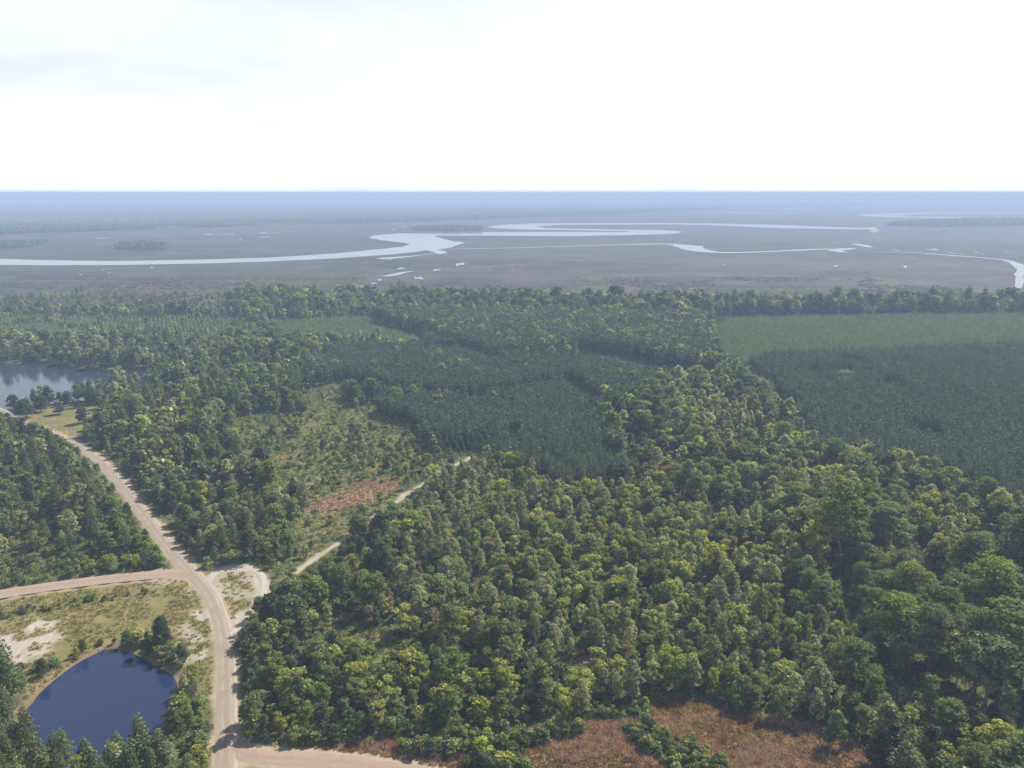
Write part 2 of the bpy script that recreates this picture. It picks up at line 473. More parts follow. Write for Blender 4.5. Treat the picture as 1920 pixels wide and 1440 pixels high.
# ------------------------------------------------------------------ roads
def road_mat(name, edge, rut, mid):
    m, N, L, out = new_mat(name)
    geo = nd(N, L, 'ShaderNodeNewGeometry'); pos = geo.outputs['Position']
    u = nd(N, L, 'ShaderNodeAttribute', attribute_name='across').outputs['Fac']      # -1 .. 1
    n1 = noise(N, L, pos, 1.6, 5, 0.65); n2 = noise(N, L, pos, 0.16, 4)
    au = mth(N, L, 'ABSOLUTE', mth(N, L, 'ADD', u, mth(N, L, 'MULTIPLY', mth(N, L, 'SUBTRACT', n2, 0.5), 0.5)))
    rutf = mth(N, L, 'SUBTRACT', 1.0, mth(N, L, 'MULTIPLY', mth(N, L, 'ABSOLUTE', mth(N, L, 'SUBTRACT', au, 0.42)), 3.6), True)
    c = mixc(N, L, rng_map(N, L, au, 0.55, 0.98), mid, edge)
    c = mixc(N, L, mth(N, L, 'MULTIPLY', rutf, rng_map(N, L, n2, 0.35, 0.6)), c, rut)
    c = mixc(N, L, 0.7, c, mixc(N, L, n1, (0.62, 0.60, 0.58), (1.3, 1.3, 1.3)), 'MULTIPLY')
    bp = nd(N, L, 'ShaderNodeBump', {'Strength': 0.4, 'Distance': 0.1}); L.new(n1, bp.inputs['Height'])
    b = nd(N, L, 'ShaderNodeBsdfPrincipled', {'Base Color': c, 'Roughness': 0.92, 'Specular IOR Level': 0.2, 'Normal': bp.outputs[0]})
    L.new(b.outputs[0], out.inputs['Surface'])
    return m
def road(name, line, hw, z, mat, label, seed):
    n = len(line)
    t = np.gradient(line, axis=0); t /= np.linalg.norm(t, axis=1)[:, None]
    nrm = np.stack([-t[:, 1], t[:, 0]], 1)
    us = np.linspace(-1, 1, 9)
    wl_ = hw * (0.9 + 0.28 * fbm(line, 9, seed)); wr_ = hw * (0.9 + 0.28 * fbm(line + 500, 9, seed + 3))
    V, U = [], []
    for i in range(n):
        for u in us:
            w = wl_[i] if u > 0 else wr_[i]
            p = line[i] + nrm[i] * u * w
            V.append((p[0], p[1], z + 0.14 * (1 - u * u) - (0.12 if abs(u) > 0.99 else 0.0) - 0.05 * math.exp(-((abs(u) - 0.42) / 0.14) ** 2)))
            U.append(u)
    k = len(us)
    F = [(i * k + j, i * k + j + 1, (i + 1) * k + j + 1, (i + 1) * k + j) for i in range(n - 1) for j in range(k - 1)]
    F = [f[::-1] for f in F]
    o = mesh_obj(name, V, F, mat, smooth_=True)
    at = o.data.attributes.new('across', 'FLOAT', 'POINT'); at.data.foreach_set('value', np.array(U, np.float32))
    return structure(o, label)
RM_MAIN = road_mat('dirt_grey_pink', (0.224, 0.202, 0.163), (0.228, 0.189, 0.163), (0.168, 0.138, 0.110))
RM_PINK = road_mat('dirt_pink', (0.202, 0.176, 0.142), (0.219, 0.168, 0.138), (0.185, 0.136, 0.107))
RM_SAND = road_mat('sand_track', (0.172, 0.155, 0.103), (0.310, 0.275, 0.232), (0.189, 0.168, 0.112))
RM_LOOP = road_mat('sand_grey', (0.232, 0.215, 0.194), (0.163, 0.155, 0.148), (0.249, 0.232, 0.211))
road('road', MAIN_ROAD, 2.25, 0.14, RM_MAIN, 'pale dirt road winding from the front edge past the pond to the lake', 1)
road('road', LEFT_ROAD, 2.9, 0.10, RM_PINK, 'pinkish dirt road joining the winding road from the left', 11)
road('road', FRONT_ROAD, 2.5, 0.09, RM_PINK, 'pinkish dirt road branching right along the front edge', 21)
road('path', TRACK, 0.95, 0.06, RM_SAND, 'narrow white sand track running into the thicket', 31)
road('path', LOOP, 1.35, 0.05, RM_LOOP, 'grey sandy turning loop beside the road junction', 41)

# ------------------------------------------------------------------ water
def water_mat(name, body, ripple, scale, rough=0.02):
    m, N, L, out = new_mat(name)
    geo = nd(N, L, 'ShaderNodeNewGeometry')
    n1 = noise(N, L, geo.outputs['Position'], scale, 3, 0.5)
    bp = nd(N, L, 'ShaderNodeBump', {'Strength': ripple, 'Distance': 0.1}); L.new(n1, bp.inputs['Height'])
    b = nd(N, L, 'ShaderNodeBsdfPrincipled', {'Base Color': (*body, 1), 'Roughness': rough, 'IOR': 1.33, 'Normal': bp.outputs[0]})
    L.new(b.outputs[0], out.inputs['Surface'])
    return m
W_POND = water_mat('pond_water', (0.010, 0.017, 0.048), 0.04, 1.2, 0.02)
W_LAKE = water_mat('lake_water', (0.016, 0.024, 0.040), 0.25, 0.6, 0.08)
W_RIVER = water_mat('river_water', (0.10, 0.11, 0.12), 0.12, 0.3, 0.06)
flat_poly('pond', POND, -0.85, W_POND, 'dark blue pond at the lower left beside the dirt road')
flat_poly('lake', LAKE, -1.2, W_LAKE, 'blue lake at the left edge with wooded far shore')
RIVER = [(-900, 462), (-250, 478), (0, 485.7), (100, 488.3), (200, 490), (300, 488.3), (400, 486.7), (500, 483.3), (567, 479.3), (640, 474.8), (707, 468), (750, 463.3), (768, 458.3), (757, 455), (723, 451.7),
         (700, 448.3), (692, 446), (700, 441.7), (743, 438), (807, 436.7), (873, 435.7), (957, 435.3), (1073, 435), (1173, 435.3), (1182, 434), (1140, 433), (1040, 431.3), (973, 430.3), (933, 428.3), (913, 426),
         (923, 423.3), (957, 421), (1000, 419.3), (1107, 418.7), (1240, 418.3), (1347, 419.3), (1447, 421.3), (1547, 425.3), (1613, 427.3), (1643, 426), (1643, 430.7), (1580, 430), (1480, 428.3), (1413, 426),
         (1347, 423), (1280, 421), (1173, 421.3), (1040, 422), (1003, 425), (1023, 427.7), (1073, 429), (1173, 430.7), (1240, 431.3), (1273, 433.7), (1278, 436), (1257, 438.7), (1173, 441.3), (1073, 443),
         (940, 442.3), (873, 442), (813, 442), (827, 447.3), (853, 452.7), (870, 454.3), (853, 461.7), (837, 466.7), (823, 468.3), (840, 474), (827, 476.7), (800, 469.3), (780, 472.7), (740, 476.7), (640, 484.3),
         (500, 490.7), (400, 494), (300, 496), (200, 497.3), (100, 498), (0, 497.3), (-250, 490), (-900, 472)]
flat_poly('river', gp(RIVER), 0.4, W_RIVER, 'broad pale river looping through the marsh', 5.0, 4)
FAR_RIVER = [(1605, 403.5), (1650, 400), (1720, 398.7), (1920, 398.3), (2300, 398.5), (2300, 401.3), (1920, 401), (1780, 401), (1700, 402.5), (1690, 404.5), (1720, 406.5), (1800, 407.3), (1920, 408), (2300, 409),
             (2300, 412), (1920, 410.7), (1780, 409.5), (1660, 407.3), (1620, 405.5)]
flat_poly('river', gp(FAR_RIVER), 0.5, W_RIVER, 'distant hairpin of pale river at the right edge', 8.0, 5)
flat_poly('river', gp([(-400, 374.5), (0, 376), (60, 376), (84, 377.5), (50, 379.5), (0, 381), (-400, 380)]), 0.6, W_RIVER, 'far pale strip of open water at the left horizon')
def creek(name, pts, hw, z, label, seed):
    line = spline([g(x, y) for x, y in pts], 14.0)
    n = len(line)
    w = np.interp(np.linspace(0, 1, n), np.linspace(0, 1, len(hw)), hw)
    w = w * (0.75 + 0.5 * vnoise(line, 40, seed))
    t = np.gradient(line, axis=0); t /= np.linalg.norm(t, axis=1)[:, None]
    nrm = np.stack([-t[:, 1], t[:, 0]], 1)
    V = [(*(line[i] + s * nrm[i] * w[i]), z) for i in range(n) for s in (1, -1)]
    F = [(2 * i, 2 * i + 1, 2 * i + 3, 2 * i + 2) for i in range(n - 1)]
    structure(mesh_obj(name, V, F, W_RIVER), label)
creek('creek', [(838, 467.5), (900, 466.3), (973, 465), (1050, 462.5), (1140, 460), (1200, 458.5), (1240, 457.7), (1268, 458.5)], [6, 7, 7, 8, 8, 11, 12], 0.45, 'thin creek running right from the wide river bend', 3)
creek('creek', [(1262, 458.5), (1290, 462), (1300, 467), (1330, 472.5), (1380, 474), (1447, 471.7), (1513, 468.7), (1556, 467)], [12, 42, 24, 20, 12, 11, 10, 10], 0.5, 'narrow creek snaking across the middle of the marsh', 5)
flat_poly('marsh_pool', gp([(1552, 468), (1570, 466.3), (1607, 465.3), (1602, 467.6), (1578, 470), (1592, 473.8), (1572, 473.6), (1556, 470.5)]), 0.55, W_RIVER, 'larger pale pool ending the middle creek', 3.0, 9)
creek('creek', [(1600, 457.5), (1618, 460.5), (1632, 464)], [10, 14, 8], 0.5, 'short bent channel above the middle creek', 6)
creek('creek', [(1640, 474), (1697, 473.3), (1763, 477.7), (1847, 484.3), (1880, 487.5), (1900, 493), (1915, 503), (1911, 517), (1913, 525), (1908, 541)], [3, 7, 8, 6, 9, 10, 6, 6, 5, 4], 0.5, 'pale creek bending down at the right edge of the marsh', 7)
creek('creek', [(716, 486), (733, 484), (760, 482), (800, 477.5), (828, 474.5)], [16, 14, 4, 4, 5], 0.5, 'small side channel under the wide river bend', 8)
creek('creek', [(720, 518.5), (738, 516), (755, 511.5), (776, 509.5)], [7, 9, 6, 3], 0.5, 'curved sliver of water among the marsh pools', 9)
POOLS = [(862, 495.5, 30, 8), (785, 521.5, 22, 6), (819, 506.5, 16, 4), (752, 503.3, 14, 3), (712, 525.8, 14, 4), (702, 532, 18, 2.6), (671, 538.5, 20, 6), (687, 530, 8, 2), (729, 486, 26, 3.5), (760, 548, 10, 2.5),
         (119, 443, 14, 2.2), (190, 446.8, 22, 2.2), (303, 443, 30, 1.3), (392, 439.4, 22, 2), (410, 440.5, 12, 1.6), (432, 438.8, 24, 1.8), (493, 437, 18, 1.8), (515, 437, 12, 1.6), (494, 445, 28, 2), (450, 450, 8, 1.8),
         (552, 434.3, 14, 1.6), (640, 433.5, 14, 1.8), (757, 425.5, 14, 2), (775, 422.8, 14, 1.4), (805, 420.4, 10, 1.4), (830, 418.5, 20, 1.3), (890, 417.5, 30, 1.6), (737, 431, 10, 1.5), (1044, 412, 10, 1.4), (1077, 410, 16, 1.4),
         (286, 501.5, 10, 2.5), (193, 506.5, 7, 2), (205, 511, 7, 2), (151, 515.5, 9, 2), (570, 526.5, 6, 2.5), (920, 505.5, 6, 1.6), (962, 505.3, 7, 1.6), (1357, 497, 7, 2), (1567, 499, 9, 4), (1697, 500, 12, 7),
         (1565, 456, 8, 2), (1648, 448.7, 5, 2), (1693, 455, 6, 1.6), (1748, 468, 24, 3.5), (1680, 468.8, 14, 2), (1786, 475, 16, 2.4), (1830, 473.5, 8, 2), (1842, 476, 7, 2), (1887, 473.5, 6, 1.6), (1725, 494.6, 6, 1.6),
         (1390, 398.5, 100, 2.6), (1440, 400.5, 60, 1.6), (1490, 391, 70, 3), (1470, 401.5, 30, 1.3), (1508, 401, 12, 1.5), (1540, 402, 10, 1.2), (1600, 390, 46, 3.2), (1640, 388.2, 60, 1.4), (1726, 388.6, 40, 2.6), (1690, 388, 30, 1.3),
         (1800, 387.8, 60, 1.8), (1842, 392, 24, 1.8), (1360, 395, 30, 1.3), (1420, 393.5, 60, 1.2), (125, 393.8, 18, 1.8), (198, 389.5, 14, 1.2)]
for i, (cx, cy_, w, h) in enumerate(POOLS):
    P = []
    lean = random.uniform(-0.35, 0.35) * w
    for k in range(16):
        a = 2 * math.pi * k / 16
        s = random.uniform(0.35, 1.2)
        P.append(g(cx + math.cos(a) * w / 2 * s - math.sin(a) * lean, cy_ - math.sin(a) * h / 2 * s))
    side = 'left' if cx < 700 else ('middle' if cx < 1250 else 'right')
    dep = 'near the tree line' if cy_ > 480 else ('beside the river loops' if cy_ > 410 else 'close to the horizon')
    flat_poly('marsh_pool', P, 0.35, W_RIVER, 'pale pool lying in the %s part of the marsh %s' % (side, dep), 0.0, i)
flat_poly('sandbar', [g(*p) for p in [(1630, 431), (1645, 430), (1650, 432), (1640, 437), (1632, 435)]], 0.7, RM_SAND, 'small pale sandbar at the end of the upper river reach')

# ------------------------------------------------------------------ tree building
def cards(C, Nn, S, asp=0.62):
    """Leaf-sprig cards: a kite at each centre C, facing Nn, of length S."""
    n = len(C)
    Nn = Nn / np.maximum(np.linalg.norm(Nn, axis=1)[:, None], 1e-6)
    r = rng.normal(size=(n, 3))
    T = np.cross(Nn, r); T /= np.maximum(np.linalg.norm(T, axis=1)[:, None], 1e-6)
    B = np.cross(Nn, T)
    S = S[:, None]
    v = np.stack([C - T * S * 0.5, C + B * S * asp * 0.5 + Nn * S * 0.06, C + T * S * 0.5, C - B * S * asp * 0.5 + Nn * S * 0.06], 1)
    return v.reshape(-1, 3), np.arange(4 * n).reshape(n, 4)
def tube(pts, rads, k=5):
    pts = [np.array(p, float) for p in pts]
    V, F = [], []
    for i, p in enumerate(pts):
        d = pts[min(i + 1, len(pts) - 1)] - pts[max(i - 1, 0)]
        d /= max(np.linalg.norm(d), 1e-6)
        a = np.cross(d, (1, 0.13, 0)); a /= max(np.linalg.norm(a), 1e-6); b = np.cross(d, a)
        for j in range(k):
            t = 2 * math.pi * j / k
            V.append(p + (a * math.cos(t) + b * math.sin(t)) * rads[i])
    for i in range(len(pts) - 1):
        for j in range(k):
            F.append((i * k + j, i * k + (j + 1) % k, (i + 1) * k + (j + 1) % k, (i + 1) * k + j))
    return np.array(V), F
def merge(parts):
    V, F, o = [], [], 0
    for v, f in parts:
        V.append(np.asarray(v)); F += [tuple(int(i) + o for i in q) for q in f]; o += len(v)
    return (np.vstack(V), F) if V else (np.zeros((0, 3)), [])
def trunk_and_limbs(h, r0, clumps, base_z, lean, nl):
    top = np.array([lean[0], lean[1], h * 0.93])
    axis = lambda t: np.array([lean[0] * t * t, lean[1] * t * t, h * 0.93 * t])
    parts = [tube([axis(t) for t in (0, 0.05, 0.3, 0.6, 1.0)], [r0 * 1.5, r0, r0 * 0.82, r0 * 0.55, r0 * 0.12])]
    sel = clumps[rng.permutation(len(clumps))[:nl]] if len(clumps) else []
    for c in sel:
        z0 = max(base_z * 0.8, c[2] - np.hypot(c[0], c[1]) * rng.uniform(0.5, 1.0))
        t = min(0.95, max(0.08, z0 / (h * 0.93)))
        a = axis(t)
        m = a * 0.45 + c * 0.55 + np.array([0, 0, 0.15 * np.linalg.norm(c - a) * rng.uniform(-1, 1)])
        parts.append(tube([a, m, c], [r0 * 0.42 * (1 - t * 0.5), r0 * 0.26 * (1 - t * 0.5), r0 * 0.06], 4))
    return merge(parts)
def clumped(C, Rc, n, size, up=0.35, flat=1.0, jit=0.55):
    """n sprigs per clump on and inside each clump ball."""
    k = len(C)
    d = rng.normal(size=(k, n, 3)); d /= np.linalg.norm(d, axis=2)[:, :, None]
    d[:, :, 2] = np.where(d[:, :, 2] < -0.3, -d[:, :, 2] * 0.7, d[:, :, 2])
    rr = rng.uniform(0.55, 1.08, (k, n, 1))
    off = d * rr * Rc[:, None, None]
    off[:, :, 2] *= flat
    P = (C[:, None, :] + off).reshape(-1, 3)
    Nn = (d + rng.normal(size=d.shape) * jit + np.array([0, 0, up])).reshape(-1, 3)
    S = rng.uniform(0.7, 1.35, len(P)) * size
    return cards(P, Nn, S)
def lobed(n, h, r, base, power=1.0, shape='egg', nl=5):
    """Clump centres filling an uneven crown."""
    lob = rng.uniform(0.72, 1.15, nl); ph = rng.uniform(0, 6.28)
    out = []
    while len(out) < n:
        t = rng.uniform(0, 1)
        a = rng.uniform(0, 2 * math.pi)
        q = rng.uniform(0, 1) ** 0.5
        if shape == 'egg': prof = math.sin(math.pi * min(1, 0.12 + 0.88 * (1 - t) ** 0.8)) ** 0.75 if t > 0.02 else 0.5
        elif shape == 'cone': prof = (1 - t) ** 0.8 * (0.6 + 0.4 * min(1, t * 6)) + 0.06
        elif shape == 'dome': prof = math.sqrt(max(0.0, 1 - (t * 0.96) ** 2.3)) * (0.75 + 0.25 * min(1, t * 4))
        elif shape == 'slim': prof = 0.55 + 0.45 * math.sin(math.pi * (0.15 + 0.8 * t)) - 0.62 * max(0, t - 0.62) / 0.38
        k = lob[int((a + ph + t * 1.5) / (2 * math.pi) * nl) % nl]
        rr = r * prof * k * q
        out.append((math.cos(a) * rr, math.sin(a) * rr, base + (h - base) * t))
    return np.array(out)
PROTO = {}          # kind -> list of (trunk mesh, crown mesh, words, height)
FARP = {}           # kind -> hidden collection with light versions for the uncountable rest
def add_variant(kind, i, h, r, maker, mat, words, bark=BARK):
    (tv, tf), (cv, cf), (lv, lf) = maker(h, r)
    tm = bpy.data.meshes.new(kind + '_trunk'); tm.from_pydata(tv.tolist(), [], tf); tm.materials.append(bark); tm.update()
    tm.polygons.foreach_set('use_smooth', [True] * len(tm.polygons))
    cm = bpy.data.meshes.new(kind + '_crown'); cm.from_pydata(cv.tolist(), [], [tuple(map(int, f)) for f in cf]); cm.materials.append(LEAF[mat]); cm.update()
    PROTO.setdefault(kind, []).append((tm, cm, words, h))
    for lod, (xv, xf) in (('near', (cv, cf)), ('far', (lv, lf))):
        key = (kind, lod)
        if key not in FARP: FARP[key] = bpy.data.collections.new('%s_%s_forms' % (kind, lod))
        t2 = (tv, tf) if lod == 'near' else tube([(0, 0, 0), (0, 0, h * 0.8)], [0.2, 0.05], 3)
        mv, mf = merge([t2, (xv, xf)])
        m2 = bpy.data.meshes.new('%s_%s_form' % (kind, lod)); m2.from_pydata(mv.tolist(), [], mf)
        m2.materials.append(bark); m2.materials.append(LEAF[mat])
        m2.polygons.foreach_set('material_index', [0] * len(t2[1]) + [1] * len(xf)); m2.update()
        FARP[key].objects.link(bpy.data.objects.new('%s_%s_%02d' % (kind, lod, i), m2))
def broad(nc, nleaf, size, base=0.18, shape='egg', rc=(0.26, 0.42), r0=0.10, flat=0.85, farleaf=9, farsize=2.3):
    def mk(h, r):
        C = lobed(nc, h, r * 0.85, h * base, shape=shape)
        C = np.vstack([C, [[0, 0, h * 0.95]]])
        Rc = rng.uniform(rc[0], rc[1], len(C)) * r
        lean = rng.normal(size=2) * 0.25
        C[:, :2] += lean * (C[:, 2:3] / h) ** 2
        return trunk_and_limbs(h, r0, C, h * base, lean, 9), clumped(C, Rc, nleaf, size, flat=flat), clumped(C, Rc * 1.0, farleaf, size * farsize, flat=flat)
    return mk
def pine(nw, size, base=0.3, r0=0.10, tuft=16, far=5, prof_pow=0.75, droop=0.1):
    def mk(h, r):
        C = []
        for w in range(nw):
            t = (w + rng.uniform(0, 0.5)) / nw
            z = h * base + (h * (0.97 - base)) * t
            rad_ = r * ((1 - t) ** prof_pow * 0.95 + 0.06) * (0.55 + 0.45 * min(1, t * 5))
            nb = max(3, int(round(6 * (1 - t * 0.5))))
            a0 = rng.uniform(0, 6.28)
            for b in range(nb):
                a = a0 + 2 * math.pi * b / nb + rng.uniform(-0.3, 0.3)
                ln = rad_ * rng.uniform(0.65, 1.15)
                for s in ((0.55, 1.0) if ln > 0.7 else (1.0,)):
                    C.append((math.cos(a) * ln * s, math.sin(a) * ln * s, z + ln * s * 0.25 - droop * ln * s * s))
        C.append((0, 0, h)); C = np.array(C)
        Rc = rng.uniform(0.85, 1.2, len(C)) * (0.26 * r + 0.12)
        lean = rng.normal(size=2) * 0.12
        return trunk_and_limbs(h, r0, C, h * base, lean, 14), clumped(C, Rc, tuft, size, up=0.6, flat=0.75, jit=0.8), clumped(C[rng.permutation(len(C))[:max(12, len(C) // 2)]], np.full(max(12, len(C) // 2) if len(C) >= 12 else len(C), 0.36 * r + 0.1), far, size * 2.0, up=0.5, flat=0.8, jit=0.7)
    return mk
def cypress(nc, nleaf, size):
    def mk(h, r):
        C = lobed(nc, h, r * 0.9, h * 0.45, shape='dome', nl=6)
        C[:, 2] = h * 0.45 + (C[:, 2] - h * 0.45)
        # flattened feathery shelves, denser towards the outside of the dome
        Rc = rng.uniform(0.20, 0.34, len(C)) * r
        return trunk_and_limbs(h, 0.34, C, h * 0.4, rng.normal(size=2) * 0.3, 16), clumped(C, Rc, nleaf, size, up=0.7, flat=0.42, jit=0.45), clumped(C, Rc, 10, size * 2.1, up=0.6, flat=0.5)
    return mk

BW = [('leaf_yellow_green', 'yellow-green leafy'), ('leaf_mid_green', 'mid-green leafy'), ('leaf_grey_green', 'greyish green sparse-leaved'), ('leaf_mid_green', 'mid-green leafy'),
      ('leaf_yellow_green', 'yellow-green leafy'), ('leaf_dark_green', 'dark green leafy'), ('leaf_grey_green', 'greyish green sparse-leaved'), ('leaf_russet', 'russet-brown')]
for i, (m, w) in enumerate(BW):
    hh = [8.2, 9.0, 8.8, 7.6, 7.2, 8.8, 9.4, 6.6][i]; rr = [2.6, 2.9, 2.3, 2.8, 2.4, 3.0, 2.7, 1.9][i]
    sparse = m in ('leaf_grey_green', 'leaf_russet')
    add_variant('broadleaf_tree', i, hh, rr, broad(34, 34 if sparse else 46, 0.50 if sparse else 0.55, base=0.2, shape=['egg', 'dome', 'slim', 'dome'][i % 4], rc=(0.24, 0.44)), m, w)
for i in range(4):
    add_variant('cypress_tree', i, [17, 19, 16, 18][i], [5.6, 6.6, 4.8, 6.0][i], cypress(95, 46, 0.62), 'leaf_cypress', ['broad green dome-crowned', 'very broad green dome-crowned', 'narrow green dome-crowned', 'broad green dome-crowned'][i])
for i in range(4):
    add_variant('pine_tree', i, [15, 17, 14, 16][i], [2.7, 3.1, 2.5, 2.9][i], pine(11, 0.50, 0.36, 0.17, 18), 'needle_green', ['tall green pine', 'broadest tall pine', 'slim green pine', 'tall pointed pine'][i], BARK_PINE)
for i in range(4):
    add_variant('plantation_pine', i, [11, 11.6, 10.4, 11.2][i], [1.7, 1.8, 1.6, 1.75][i], pine(11, 0.42, 0.28, 0.10, 9, 4, 0.7), 'needle_dark', 'slim dark blue-green', BARK_PINE)
for i in range(3):
    add_variant('young_pine', i, [4.6, 5.2, 4.2][i], [1.25, 1.4, 1.2][i], pine(7, 0.36, 0.08, 0.06, 9, 4, 0.8), 'needle_young', 'short bright green', BARK_PINE)
for i in range(4):
    add_variant('oak_tree', i, [9.5, 10.5, 9.0, 11.0][i], [5.0, 5.6, 4.6, 5.2][i], broad(70, 52, 0.62, base=0.2, shape='dome', rc=(0.20, 0.32), r0=0.30, farleaf=12), ['leaf_dark_green', 'leaf_mid_green', 'leaf_dark_green', 'leaf_mid_green'][i], ['dark round-crowned', 'green round-crowned', 'dark round-crowned', 'green round-crowned'][i])
for i in range(5):
    add_variant('shrub', i, [2.2, 2.8, 1.8, 3.2, 2.4][i], [1.5, 1.7, 1.4, 1.6, 1.9][i], broad(15, 34, 0.42, base=0.12, shape='dome', rc=(0.3, 0.48), r0=0.04, farleaf=8, farsize=1.9),
                ['leaf_shrub', 'leaf_mid_green', 'leaf_shrub', 'leaf_yellow_green', 'leaf_dark_green'][i], ['bright green', 'mid-green', 'bright green', 'yellow-green', 'dark green'][i])

